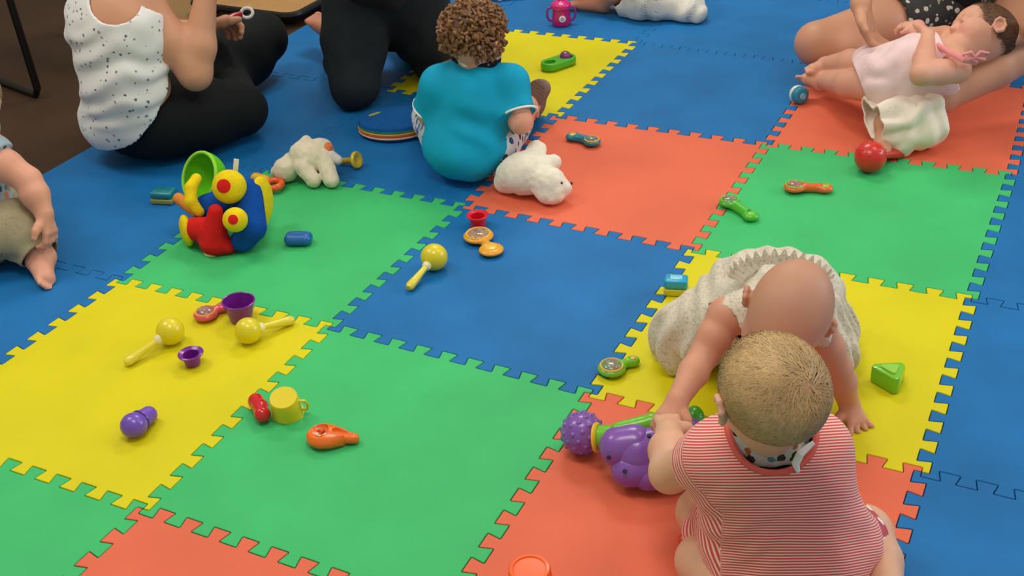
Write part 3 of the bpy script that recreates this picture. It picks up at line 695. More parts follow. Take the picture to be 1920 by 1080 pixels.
# ------------------------------------------------------------------ woman in patterned tank top, sitting cross-legged
def tank_woman():
    pel = at(268, 213, .115); wst = at(238, 150, .24); chs = at(222, 55, .37); nk = at(240, -62, .505)
    root = person_at('woman in white patterned tank top and black leggings sitting cross-legged', pel[:2])
    fw = nrm((.23, .97, 0)); rt = np.cross(fw, UP)
    shR = at(258, -8, .455); shL = at(150, -42, .46); elR = at(366, 138, .255); wrR = at(386, -8, .44); elL = shL + fw*.16 - UP*.20 - rt*.02; wrL = at(378, 58, .27)
    b = Body(.004); Bt = frame(fw, nk - pel); HC = nk + fw*.075 + UP*.135 + rt*.01
    sp = head(b, HC, frame(fw*.95 + rt*.2 - UP*.15, UP), .215, nk - UP*.01, .055, adult=True)
    b.ell(pel, (.165, .12, .11), Bt, .04); b.ell(wst, (.125, .095, .12), Bt, .06); b.ell(chs, (.150, .105, .14), Bt, .05)
    b.cap(shR, nk - UP*.03, .052, .055, .04); b.cap(shL, nk - UP*.03, .052, .055, .04); b.cap(shR, chs, .05, .09, .05); b.cap(shL, chs, .05, .09, .05)
    b.chain([shR, shR*.4+elR*.6, elR, elR*.65+wrR*.35, wrR], [.050, .050, .042, .043, .028], .02)
    b.chain([shL, elL, wrL], [.048, .040, .027], .02)
    hand(b, wrR, UP + fw*.3, fw*.4 - IR*.5, .17, fw, (.4, .7, .6), .05)
    hand(b, wrL, at(422, 40, .27) - wrL, -UP*.6 - AW*.6, .17, UP, (.5, .9, .7), .04)
    hipR, hipL = pel + rt*.09, pel - rt*.09; knR = at(448, 203, .095); knL = at(492, 72, .135); anR = at(400, 95, .07); anL = at(440, 150, .06)
    b.chain([hipR, knR, anR], [.08, .06, .036], .02); b.chain([hipL, knL, anL], [.08, .06, .036], .02)
    foot(b, anR, -IR + AW*.4, UP, .22, UP); foot(b, anL, -IR*.8 - AW*.3, UP, .22, UP)
    me = b.mesh('body', floor=.002); paint(me, (206, 150, 116), sp); add(root, 'body', me, SKIN('skin_adult', (206, 150, 116)))
    l = Body(.004)
    l.ell(pel + UP*.012, (.172, .135, .135), Bt, .04)
    l.chain([hipR, hipR*.5+knR*.5, knR], [.103, .098, .074], .03); l.chain([knR, knR*.5+anR*.5, anR], [.07, .066, .05], .03)
    l.chain([hipL, hipL*.5+knL*.5, knL], [.103, .100, .078], .03); l.chain([knL, knL*.5+anL*.5, anL], [.07, .072, .058], .03)
    me = l.mesh('leggings', amp=.004, disp=lambda P: vnoise(P, 14, 3)*.004, floor=.003)
    add(root, 'leggings', me, mat('cloth_leggings', (15, 19, 20), .8, bump=.1, bscale=300, spec=.25))
    t = Body(.0035)
    t.ell(pel - fw*.02, (.182, .145, .115), Bt, .05); t.ell(wst, (.142, .115, .13), Bt, .06); t.ell(chs, (.162, .122, .145), Bt, .05); t.cap(shR*.6+nk*.4, chs, .045, .1, .04); t.cap(shL*.6+nk*.4, chs, .045, .1, .04)
    A, B_ = at(338, 150, .20), at(196, 276, .012) - fw*.085; A = at(268, 228, .175) + fw*.048; n = nrm(fw*.78 - UP*.62)
    def disp(P):
        u = P - pel
        return np.sin(95 * (u[:, 2] - .35 * (u @ rt)) + 6 * vnoise(P, 9, 4)) * .0045 * np.clip(1.4 - abs(u[:, 2] - .17) / .12, 0, 1) + vnoise(P, 20, 7) * .004
    hole = lambda c, r: (lambda P: -(np.linalg.norm(P - c, axis=1) - r))
    rod = lambda c, d, r: (lambda P: r - np.linalg.norm((P - c) - ((P - c) @ nrm(d))[:, None] * nrm(d), axis=1))
    me = t.mesh('tank_top', disp=disp, amp=.010, shell=.007, floor=.004, cuts=[plane(A, n), hole(chs + UP*.105 + np.array([.09, -.086, .04]), .092), hole(shR + rt*.02, .075), hole(shL - rt*.01 - fw*.02, .085), hole(nk + UP*.04 + fw*.05, .10), plane(nk - UP*.012, UP)])
    add(root, 'tank_top', me, pattern_mat('cloth_white_print', (226, 226, 220), [(120, 132, 144), (146, 156, 160), (96, 106, 124)], 52, .20, bump=.2, bscale=200))
    h = Body(.005); c = HC + UP*.02 - fw*.012; h.ell(c, (.086, .112, .098), frame(fw, UP), .01); h.cap(c - fw*.05, nk - fw*.06 - UP*.0, .05, .03, .04)
    me = h.mesh('hair', amp=.004, disp=lambda P: vnoise(P, 40, 3)*.004, cuts=[lambda P: -(np.linalg.norm(P - (HC + fw*.10 - UP*.05), axis=1) - .095)]); add(root, 'hair', me, mat('hair_dark', (60, 42, 30), .5, var=.2, vscale=40))
tank_woman()

# ------------------------------------------------------------------ person kneeling in dark jeans
def kneeling_person():
    kA = at(664, 160, .068); kB = at(812, 108, .07); hpA = at(668, 2, .27); hpB = at(775, -2, .27); pel = (hpA + hpB)/2 + AW*.04 + UP*.01
    root = person_at('person in dark jeans and black top kneeling behind the curly haired toddler', kA[:2])
    aA = at(632, 80, .055); aB = at(750, 62, .055); tw = -AW; nk = pel + UP*.44 + tw*.20; rt = -IR
    j = Body(.004)
    j.chain([hpA, hpA*.5+kA*.5, kA], [.10, .094, .072], .03); j.chain([hpB, hpB*.5+kB*.5, kB], [.10, .094, .072], .03); j.ell(pel, (.17, .13, .12), None, .06)
    j.chain([kA, kA*.5+aA*.5, aA*.9+kA*.1], [.068, .062, .045], .02); j.chain([kB, kB*.5+aB*.5, aB*.9+kB*.1], [.068, .062, .045], .02)
    j.ell(at(735, 42, .17), (.10, .09, .09), None, .05)
    me = j.mesh('jeans', amp=.005, disp=lambda P: vnoise(P, 16, 5)*.005, floor=.002); add(root, 'jeans', me, mat('denim_black', (30, 37, 41), .85, var=.12, vscale=30, bump=.25, bscale=500, spec=.25))
    b = Body(.004); HC = nk + UP*.12 + tw*.09
    sp = head(b, HC, frame(tw*.8 - UP*.5, UP), .22, nk, .055, adult=True)
    Bt = frame(tw, nk - pel); mid = (nk+pel)/2
    b.ell(mid, (.14, .10, .2), Bt, .05); shA = nk - UP*.03 - IR*.17; shB = nk - UP*.03 + IR*.17; elA = shA + tw*.14 - UP*.22; elB = shB + tw*.14 - UP*.20; wA = elA + tw*.06 + UP*.10 + IR*.2; wB = elB + tw*.06 + UP*.08 - IR*.12
    b.chain([shA, elA, wA], [.05, .042, .028], .02); b.chain([shB, elB, wB], [.05, .042, .028], .02)
    hand(b, wA, IR + tw*.3, -UP, .18, tw, (.3, .5, .4)); hand(b, wB, tw - IR*.4, -UP, .18, UP, (.3, .5, .4))
    foot(b, aA, AW*.7 - IR*.55, -UP, .2, IR); foot(b, aB, AW*.8 - IR*.5, -UP, .23, -IR)
    me = b.mesh('body', floor=.002); paint(me, (190, 128, 100), sp); add(root, 'body', me, SKIN('skin_adult', (206, 150, 116)))
    t = Body(.005); t.ell(mid, (.17, .125, .23), Bt, .05); t.ell(pel + UP*.03, (.18, .14, .10), None, .05); t.chain([nk - UP*.03, shA, elA, elA*.3+wA*.7], [.06, .062, .054, .044], .02); t.chain([nk - UP*.03, shB, elB, elB*.3+wB*.7], [.06, .062, .054, .044], .02)
    me = t.mesh('black_top', amp=.006, disp=lambda P: vnoise(P, 18, 3)*.006, shell=.01, cuts=[lambda P: -(np.linalg.norm(P - (nk + UP*.03), axis=1) - .075)]); add(root, 'black_top', me, mat('cloth_black', (24, 24, 26), .85))
    h = Body(.005); Bh = frame(tw*.8 - UP*.5, UP); h.ell(HC + Bh @ np.array([0, -.012, .028]), (.088, .114, .098), Bh, .01)
    me = h.mesh('hair', amp=.004, disp=lambda P: vnoise(P, 40, 3)*.004, cuts=[lambda P: -(np.linalg.norm(P - (HC + Bh @ np.array([0, .10, -.05])), axis=1) - .095)]); add(root, 'hair', me, MATS['hair_dark'])
kneeling_person()

# ------------------------------------------------------------------ child at the left edge
def edge_child():
    pel = at(-48, 428, .085); root = person_at('child in khaki trousers reaching toward own bare foot, sitting at mat edge', pel[:2])
    knR = at(38, 425, .095); anR = at(82, 482, .04); nk = at(-70, 255, .29); sh = at(-28, 285, .275); el = at(52, 338, .215); wr = at(82, 398, .15)
    b = Body(.0026); fw = nrm(IR*.9 - AW*.2); rt = np.cross(fw, UP); HC = nk + fw*.04 + UP*.10; Bt = frame(fw, nk - pel)
    sp = head(b, HC, frame(fw*.8 - UP*.5, UP), .165, nk, .036)
    b.ell(pel, (.09, .08, .08), Bt, .02); b.ell((nk+pel)/2, (.09, .075, .11), Bt, .03); sh2 = nk - UP*.02 + AW*.09; el2 = sh2 - fw*.03 - UP*.1 + AW*.02; w2 = el2 - fw*.01 - UP*.09
    b.cap(sh, nk - UP*.02, .035, .036, .02); b.chain([sh, sh*.5+el*.5, el, el*.55+wr*.45, wr], [.036, .037, .031, .032, .0215], .01); b.chain([nk - UP*.02, sh2, el2, w2], [.036, .034, .03, .02], .01)
    hand(b, wr, at(99, 452, .085) - wr, -UP*.5 - IR*.7, .105, -AW, (.35, .6, .6), .05, 1.05); hand(b, w2, -fw*.2 - UP*.8, fw, .105, rt, (.3, .5, .5), .05, 1.05)
    kn2 = pel + AW*.14 + fw*.03; an2 = kn2 + fw*.03 - AW*.10 - UP*.04
    b.chain([pel - AW*.05, knR, anR], [.055, .042, .028], .01); b.chain([pel + AW*.05, kn2, an2], [.055, .042, .028], .01)
    foot(b, anR, at(112, 528, .02) - anR, IR + UP*.6, .125, -AW*.3 + IR, 1.1); foot(b, an2, fw, UP, .125, rt, 1.1)
    me = b.mesh('body', floor=.001); paint(me, (218, 156, 128), sp); add(root, 'body', me, SKIN('skin_boy', (222, 162, 134)))
    g = Body(.003); g.ell(pel, (.105, .095, .085), Bt, .02); g.chain([pel - AW*.05, knR, knR*.15+anR*.85], [.076, .066, .048], .02); g.chain([pel + AW*.05, kn2, an2], [.070, .058, .046], .02)
    me = g.mesh('trousers', amp=.007, shell=.005, disp=lambda P: np.sin(80*(P @ nrm(anR - knR)) + 5*vnoise(P, 14, 3))*.0035 + vnoise(P, 26, 4)*.003, cuts=[lplane(knR*.12+anR*.88, anR - knR, .1), plane(pel + UP*.10, UP)], floor=.002)
    tr = add(root, 'trousers', me, mat('cloth_khaki', (168, 156, 122), .85, var=.08, vscale=30, bump=.2, bscale=400))
    s = Body(.003); a = knR*.42+anR*.58 + UP*.032 + IR*.012; s.cap(a - nrm(anR-knR)*.035, a + nrm(anR-knR)*.03, .012, .010, .005); me = s.mesh('leg_print'); add(root, 'leg_print', me, pattern_mat('cloth_print_white', (232, 234, 232), [(60, 66, 74), (90, 120, 140)], 60, .3))
    t = Body(.003); t.ell((nk+pel)/2, (.105, .09, .125), Bt, .03); t.ell(pel + UP*.03, (.11, .10, .07), Bt, .03); t.cap(nk - UP*.03, sh, .045, .046, .02); t.cap(sh, sh*.68+el*.32, .047, .047, .02, flat=True); t.chain([nk - UP*.03, sh2], [.045, .046], .02); t.cap(sh2, sh2*.6+el2*.4, .046, .046, .02, flat=True)
    me = t.mesh('shirt', amp=.006, shell=.005, disp=lambda P: vnoise(P, 24, 4)*.005, cuts=[lambda P: -(np.linalg.norm(P - (nk + UP*.015), axis=1) - .055)])
    add(root, 'shirt', me, pattern_mat('cloth_shirt_print', (150, 168, 176), [(40, 52, 84), (64, 120, 120), (190, 110, 70), (210, 214, 210)], 40, .42))
    cr = HC; hB = frame(fw*.8 - UP*.5, UP); strands('hair', HC + hB @ (np.array([0, -.05, .11])*.165), hB, np.array([.405, .505, .405])*.165, mat('hair_blond', (186, 154, 106)), root, 2500, (.1, -.7, .6), .08, .0014, 3, zmin=-.5, lift=.004)
edge_child()

# ------------------------------------------------------------------ bare-legged woman at the right with a baby in pink on her lap
def lap_woman():
    pel = at(1800, 10, .13); root = person_at('bare-legged woman in black top sitting with pink dressed baby on lap', pel[:2])
    tw = -AW; nk = pel + UP*.46 + tw*.06; rt = -IR; HC = nk + UP*.13 + tw*.06
    kA = at(1532, 82, .115); aA = at(1665, 118, .06); kB = at(1975, 62, .21); aB = at(1666, 232, .072); hpA = pel - IR*.09 + tw*.04; hpB = pel + IR*.1 + tw*.04
    b = Body(.004); sp = head(b, HC, frame(tw*.8 - UP*.5, UP), .215, nk, .055, adult=True); Bt = frame(tw, nk - pel); mid = (nk + pel)/2
    b.ell(pel, (.165, .12, .11), Bt, .04); b.ell(mid, (.14, .10, .2), Bt, .05)
    b.chain([hpA, hpA*.5+kA*.5, kA], [.088, .080, .062], .02); b.chain([kA, kA*.6+aA*.4, aA], [.060, .060, .036], .02)
    b.chain([hpB, kB], [.09, .062], .02); b.chain([kB, kB*.62+aB*.38, kB*.3+aB*.7, aB], [.058, .060, .047, .036], .01)
    foot(b, aA, IR + tw*.2, UP, .22, UP); foot(b, aB, at(1618, 286, .03) - aB, AW*.8 + UP*.9, .15, UP, 1.2)
    shA = nk - UP*.04 - IR*.17; shB = nk - UP*.04 + IR*.17; wA = at(1614, 8, .30); elA = (shA + wA)/2 - IR*.08 + UP*.02; elB = at(2010, 20, .36); wB = at(1925, 62, .25)
    b.chain([nk - UP*.04, shA, elA, wA], [.055, .05, .042, .028], .02); b.chain([nk - UP*.04, shB, elB, wB], [.055, .05, .042, .030], .02)
    hand(b, wA, at(1638, 88, .20) - wA, IR*.6 - AW*.5, .165, IR + tw, (.25, .4, .3), .06); hand(b, wB, -IR*.8 - UP*.2, UP, .165, AW, (.3, .5, .4))
    me = b.mesh('body', floor=.002); paint(me, (206, 150, 118), sp + [(kA - IR*.05, .07, (.66, .28, .22), .3)]); add(root, 'body', me, SKIN('skin_adult', (206, 150, 116)))
    s = Body(.004); s.ell(pel - UP*.01, (.178, .135, .115), Bt, .04); s.cap(hpA, hpA*.55+kA*.45, .10, .094, .03); s.cap(hpB, hpB*.55+kB*.45, .10, .094, .03)
    me = s.mesh('shorts', amp=.006, shell=.007, disp=lambda P: vnoise(P, 24, 2)*.005, cuts=[lplane(hpA*.60+kA*.40, kA - hpA, .16), lplane(hpB*.6+kB*.4, kB - hpB, .16), plane(pel + UP*.09, UP)], floor=.003)
    add(root, 'patterned_shorts', me, pattern_mat('cloth_dark_print', (40, 38, 36), [(196, 186, 160), (150, 140, 110), (210, 204, 186)], 46, .36))
    t = Body(.005); t.ell(mid + UP*.01, (.168, .13, .215), Bt, .05); t.ell(pel + UP*.07, (.17, .135, .09), None, .04); t.chain([nk - UP*.04, shA, shA*.6+elA*.4], [.06, .062, .06], .02); t.chain([nk - UP*.04, shB, shB*.6+elB*.4], [.06, .062, .06], .02)
    me = t.mesh('black_top', amp=.006, disp=lambda P: vnoise(P, 18, 3)*.006, shell=.01, cuts=[lambda P: -(np.linalg.norm(P - (nk + UP*.02 + tw*.02), axis=1) - .085), lplane(shA*.65+elA*.35, elA - shA, .1), lplane(shB*.65+elB*.35, elB - shB, .1)]); add(root, 'black_top', me, MATS['cloth_black'])
    h = Body(.005); Bh = frame(tw*.8 - UP*.5, UP); h.ell(HC + Bh @ np.array([0, -.012, .028]), (.088, .114, .098), Bh, .01); h.cap(HC - tw*.05, HC - tw*.08 - UP*.2, .06, .04, .04)
    me = h.mesh('hair', amp=.004, disp=lambda P: vnoise(P, 40, 3)*.004, cuts=[lambda P: -(np.linalg.norm(P - (HC + Bh @ np.array([0, .10, -.05])), axis=1) - .095)]); add(root, 'hair', me, MATS['hair_dark'])
    # cream muslin cloth draped over the ankle (a thing of its own)
    c = Body(.003); d = nrm(kB - aB); e1 = at(1650, 232, .08); e2 = at(1742, 215, .09)
    c.cap(e1, e2, .050, .062, .03); c.cap(at(1735, 250, .05), at(1690, 262, .035), .04, .035, .04); c.cap(at(1640, 205, .09), at(1720, 195, .10), .030, .034, .04)
    ax = nrm(e2 - e1); Bq = basis(ax)
    def disp(P):
        u = (P - e1) @ Bq; a = np.arctan2(u[:, 1], u[:, 0]); return np.sin(5*a + 30*u[:, 2] + 2*vnoise(P, 18, 2))*.006 + np.sin(130*u[:, 2] + 4*vnoise(P, 16, 6))*.0028 + vnoise(P, 40, 5)*.002
    me = c.mesh('muslin_cloth', off=.004, amp=.010, shell=.007, disp=disp, cuts=[plane(e1 - ax*.012, -ax), plane(e2 + ax*.022, ax)], floor=.002)
    loc = (e1 + e2)/2; loc[2] = 0; o = link('muslin_cloth', me, mat('cloth_muslin', (242, 230, 212), .9, var=.03, vscale=40, bump=.3, bscale=350)); me.transform(Matrix.Translation(-Vector(loc))); o.location = loc
    tag(o, 'crumpled cream cloth draped around the woman\'s ankle at right', 'cloth')
lap_woman()

def pink_baby():
    pel = at(1672, 150, .155); chs = at(1738, 118, .20); nk = at(1790, 100, .225); HC = at(1840, 66, .25)
    root = person_at('dark haired baby in pale pink dress lying on the woman\'s lap', pel[:2])
    b = Body(.0026); Bh = frame(-IR*.86 + UP*.42 + AW*.1, IR*.35 + UP*.55 + AW*.75); sp = head(b, HC, Bh, .165, nk, .034, closed_eyes=True)
    ax = nrm(nk - pel); Bt = frame(UP, ax)
    b.ell(pel, (.07, .062, .07), Bt, .02); b.ell(chs, (.078, .065, .10), Bt, .03)
    shN = at(1796, 132, .215); elN = at(1728, 140, .235); wrN = at(1740, 68, .27); shF = at(1770, 70, .23); elF = at(1725, 70, .25); wrF = at(1722, 50, .265)
    b.chain([nk, shN, shN*.5+elN*.5, elN, elN*.6+wrN*.4, wrN], [.032, .031, .032, .027, .027, .018], .008); b.chain([nk, shF, elF, wrF], [.03, .029, .025, .018], .008)
    hand(b, wrN, at(1722, 44, .265) - wrN, -IR*.5 - UP*.4, .078, AW, (.4, .7, .7), .05, 1.15); hand(b, wrF, -IR*.6 + AW*.3, -UP, .075, -AW, (.4, .6, .6), .05, 1.15)
    hN = at(1665, 165, .14); kN = at(1590, 158, .10); aN = at(1540, 150, .055); hF = at(1655, 125, .15); kF = at(1595, 118, .13); aF = at(1548, 122, .09)
    b.chain([hN, kN, aN], [.048, .038, .024], .01); b.chain([hF, kF, aF], [.046, .037, .024], .01)
    foot(b, aN, -IR*.6 + UP*.3 + AW*.25, AW*.4 + UP*.6 + IR*.3, .085, AW, 1.15); foot(b, aF, -IR*.6 + UP*.2 - AW*.3, UP*.8 + IR*.4, .085, -AW, 1.15)
    me = b.mesh('body'); paint(me, (222, 164, 136), sp); add(root, 'body', me, SKIN('skin_boy', (222, 162, 134)))
    g = Body(.003); g.ell(chs, (.088, .074, .10), Bt, .03); g.ell(pel + UP*.004, (.088, .078, .085), Bt, .04); q = at(1632, 140, .13); g.ell(q, (.098, .07, .055), Bt, .05); g.cap(at(1640, 165, .12), at(1760, 150, .15), .05, .05, .05)
    def disp(P): return np.sin(70*((P - pel) @ Bt[:, 0]) + 25*((P - pel) @ ax) + 4*vnoise(P, 14, 3))*.004*np.clip(1.2 - ((P - pel) @ ax)/.10, .15, 1) + vnoise(P, 30, 4)*.002
    me = g.mesh('dress', off=.004, amp=.008, shell=.006, disp=disp, cuts=[lambda P: -(np.linalg.norm(P - shN, axis=1) - .048), lambda P: -(np.linalg.norm(P - shF, axis=1) - .042), plane(nk - ax*.02, ax), plane(q - ax*.03, -ax)])
    add(root, 'pink_dress', me, mat('cloth_pale_pink', (240, 208, 206), .85, var=.05, vscale=40, bump=.15, bscale=400, sheen=.2))
    bm = bmesh.new(); R0 = np.array(root.location); pm = mat('cloth_pink', (236, 150, 150), .8)
    p = [at(1757, 84, .262), at(1780, 98, .268), at(1806, 112, .262), at(1830, 118, .245)]; tube(bm, [x - R0 for x in p], [.007, .008, .008, .006], 8); from_bm('bib_strap', bm, pm, root)
    bm = bmesh.new(); k = at(1828, 108, .265) - R0
    for sx in (-1, 1):
        tube(bm, [k, k + IR*.012*sx + UP*.014, k + IR*.03*sx + UP*.010, k + IR*.026*sx - UP*.006, k], [.004, .005, .004, .005, .004], 8)
    bw = from_bm('bow', bm, pm, root)
    cr = HC + Bh @ (np.array([0, -.05, -.11*-1])*.165); R = np.array([.405, .505, .405])*.165
    hm = mat('hair_brown_fine', (104, 74, 50), .55, attr=True, var=.15, vscale=40, spec=.4); 
    hb = Body(.003); hb.ell(cr, R*1.012, Bh); fc = cr + Bh @ np.array([0, .105, -.03])
    me = hb.mesh('hair', amp=.002, cuts=[lambda P: -(np.linalg.norm(P - fc, axis=1) - .086), plane(cr + Bh @ np.array([0, -.02, -.045]), -Bh[:, 2])]); add(root, 'hair', me, mat('hair_brown_base', (122, 86, 60), .6, var=.2, vscale=60))
    strands('hair_strands', cr, Bh, R*1.015, hm, root, 2600, (.1, -.7, .6), .05, .0011, 9, zmin=-.45, lift=.003, wav=.3, ymax=.3)['kind'] = 'stuff'
pink_baby()

def top_baby():
    c = at(1215, -14, .065); root = person_at('baby in cream clothes lying on blue mat beside the pink cup', c[:2])
    nk = at(1140, -38, .10); pel = at(1225, -12, .075); HC = nk - IR*.055 + UP*.06 - AW*.01
    b = Body(.003); sp = head(b, HC, frame(-IR*.8 - AW*.2 - UP*.3, UP*.8 - IR*.3), .155, nk, .034); ax = nrm(nk - pel); Bt = frame(-UP, ax)
    b.ell((nk+pel)/2, (.085, .07, .13), Bt, .03); sh = at(1150, -14, .085); el = at(1132, 6, .035); wr = at(1092, 8, .025)
    b.chain([nk, sh, el, wr], [.034, .034, .031, .021], .01); hand(b, wr, -IR + AW*.3, -UP, .085, AW, (.2, .3, .3), .1, 1.1)
    for q in (-1, 1):
        h_ = pel + AW*.05*q; k = h_ + IR*.07 - UP*.03 + AW*.01*q; a = k + IR*.03 - UP*.012; b.chain([h_, k, a], [.042, .034, .022], .01); foot(b, a, -IR*.2 + AW*.6*q, UP, .06, IR, 1.1)
    me = b.mesh('body', floor=.001); paint(me, (206, 138, 104), sp); add(root, 'body', me, SKIN('skin_boy', (222, 162, 134)))
    g = Body(.0032); g.ell((nk+pel)/2, (.10, .082, .135), Bt, .03); g.ell(pel, (.105, .075, .085), Bt, .04); g.cap(at(1180, 10, .04), at(1300, 22, .035), .035, .04, .05); g.cap(at(1250, -10, .05), at(1300, 16, .035), .05, .045, .03); g.cap(at(1250, -30, .05), at(1310, -22, .035), .05, .045, .03)
    me = g.mesh('cream_outfit', amp=.008, shell=.005, disp=lambda P: np.sin(70*(P @ ax) + 5*vnoise(P, 14, 3))*.004 + vnoise(P, 28, 2)*.003, cuts=[lambda P: -(np.linalg.norm(P - sh - UP*.0 + AW*.01, axis=1) - .045), plane(at(1321, 10, .03), IR), plane(nk - ax*.015, ax)], floor=.003)
    add(root, 'cream_outfit', me, mat('cloth_cream', (222, 218, 204), .85, var=.06, vscale=30, bump=.2, bscale=300))
    Bh = frame(-IR*.8 - AW*.2 - UP*.3, UP*.8 - IR*.3); strands('hair', HC + Bh @ (np.array([0, -.05, .11])*.155), Bh, np.array([.405, .505, .405])*.155, MATS['hair_brown_fine'], root, 1500, (.1, -.7, .6), .05, .0016, 9, lift=.003)
    # crumpled white-blue cloth at the top edge
    bm = bmesh.new(); n = 26; V = [[None]*n for _ in range(n)]; o = at(945, -8, 0)
    for i in range(n):
        for j in range(n):
            x, y = (i/(n-1) - .5)*.15, (j/(n-1) - .5)*.14; z = .012 + .010*math.sin(55*x + 2*math.sin(40*y)) + .008*math.sin(70*y + 30*x); V[i][j] = bm.verts.new((x*.9 + .006*math.sin(60*y), y + .006*math.sin(50*x), max(.004, z)))
    for i in range(n-1):
        for j in range(n-1): bm.faces.new((V[i][j], V[i+1][j], V[i+1][j+1], V[i][j+1]))
    bmesh.ops.solidify(bm, geom=bm.faces[:], thickness=.003); c = from_bm('muslin_cloth', bm, pattern_mat('cloth_white_blue', (222, 230, 238), [(120, 160, 206), (150, 184, 216)], 40, .35)); c.location = o; c.rotation_euler = (0, 0, .5)
    tag(c, 'crumpled white and blue cloth beyond the curly haired toddler', 'cloth')
top_baby()

# ------------------------------------------------------------------ furniture in the far corner
def sled_chair():
    bl = mat('metal_black', (22, 20, 18), .4, metal=.3); F = -.012
    A = at(76, 186, F); d = nrm(at(0, 158, F) - A); root = thing('chair', 'chair with black sled legs standing on brown floor behind woman', 'chair', (A[0], A[1], F))
    dd = d[:2]; B = A + np.array([dd[0], dd[1], 0])*.46; top = .44; s = np.array([-dd[1], dd[0], 0]); s = s if s @ AW > 0 else -s
    lean = at(8, 0, 0); R0 = np.array(root.location)
    fA = np.array([*A[:2], F + .013]); 
    for k, off in enumerate((0, .44)):
        o_ = s*off; up1 = fA + o_ + np.array([dd[0], dd[1], 0])*.02 + UP*top; up2 = fA + o_ + np.array([dd[0], dd[1], 0])*.44 + UP*top; lo2 = fA + o_ + np.array([dd[0], dd[1], 0])*.46
        bm = bmesh.new(); tube(bm, [x - R0 for x in (up1, up1*.05 + (fA+o_)*.95 + UP*.0, fA + o_ + np.array([dd[0], dd[1], 0])*.02, lo2 - np.array([dd[0], dd[1], 0])*.02, lo2 + UP*.02, up2)], .012, 10); from_bm('leg_frame', bm, bl, root)
    c = fA + np.array([dd[0], dd[1], 0])*.23 + s*.22 - R0; M = Matrix.Translation(Vector(c + UP*(top + .02))) @ Matrix.Rotation(math.atan2(dd[1], dd[0]), 4, 'Z')
    bm = bmesh.new(); box(bm, (0, 0, 0), (.46, .48, .035), .012, M); from_bm('seat', bm, mat('seat_brown', (110, 78, 48), .5, var=.15, vscale=14), root)
    bm = bmesh.new(); box(bm, (.24, 0, .38), (.03, .46, .32), .012, M); from_bm('backrest', bm, MATS['seat_brown'], root)
    for y in (-.2, .2):
        bm = bmesh.new(); box(bm, (.245, y, .14), (.022, .022, .3), .004, M); from_bm('back_post', bm, bl, root)
sled_chair()
def wood_board():
    h = .045; a, b_ = at(352, 3, h), at(548, 27, h); d = nrm(b_ - a); s = np.cross(UP, d); s = s if s @ AW > 0 else -s; L = np.linalg.norm(b_ - a); c = (a + b_)/2 + s*.30
    root = thing('wooden_board', 'tan wooden board with black rounded frame on floor behind sitting woman', 'board', (c[0], c[1], -.012)); root.rotation_euler = (0, 0, math.atan2(d[1], d[0])); H = h + .012
    def rr(w, l, r, n=8):
        return [(sx*(w/2 - r) + r*math.cos(t), sy*(l/2 - r) + r*math.sin(t)) for sx, sy, t0 in ((1, 1, 0), (-1, 1, math.pi/2), (-1, -1, math.pi), (1, -1, 3*math.pi/2)) for t in np.linspace(t0, t0 + math.pi/2, n)]
    bm = bmesh.new(); P = rr(L - .012, .60 - .012, .045); lo = [bm.verts.new((x, y, H - .022)) for x, y in P]; hi = [bm.verts.new((x, y, H)) for x, y in P]; n = len(P)
    bm.faces.new(hi); bm.faces.new(lo[::-1])
    for i in range(n): bm.faces.new((lo[i], lo[(i+1) % n], hi[(i+1) % n], hi[i]))
    from_bm('panel', bm, mat('wood_tan', (176, 132, 76), .5, var=.12, vscale=9), root)
    bm = bmesh.new(); tube(bm, [(x, y, H - .010) for x, y in rr(L, .60, .05)], .0135, 8, True); from_bm('frame', bm, MATS['metal_black'], root)
    for x in (-1, 1):
        for y in (-1, 1):
            bm = bmesh.new(); lathe(bm, [(.016, 0), (.018, .004), (.014, H - .02)], 14, Matrix.Translation((x*(L/2 - .06), y*.24, 0))); from_bm('foot', bm, MATS['metal_black'], root)
wood_board()

# ------------------------------------------------------------------ toys
def plastic(rgb, rough=.28): return mat('plastic_%d_%d_%d' % tuple(rgb), rgb, rough, var=.03, vscale=20, coat=.25)
def plush(rgb): return mat('plush_%d_%d_%d' % tuple(rgb), rgb, .95, var=.08, vscale=60, bump=.7, bscale=420, sheen=.4 if min(rgb) > 120 else 0, spec=.2)
class Toy:
    """parts given in world coordinates, hung under a root on the mat"""
    def __init__(s, name, label, cat, xy, group=None): s.root = thing(name, label, cat, (xy[0], xy[1], 0), group=group); s.off = Matrix.Translation((-xy[0], -xy[1], 0)); s.obs = []
    def me(s, name, me, m, parent=None): me.transform(s.off); o = link(name, me, m, parent or s.root); return o
    def body(s, name, b, m, parent=None, **kw): return s.me(name, b.mesh(name, **kw), m, parent)
    def bm(s, name, bm, m, parent=None): o = from_bm(name, bm, m, parent or s.root); o.data.transform(s.off); return o
def TR(p, z, x=(1, 0, .01)):
    B = basis(z, x); return Matrix(((*B[0], p[0]), (*B[1], p[1]), (*B[2], p[2]), (0, 0, 0, 1)))

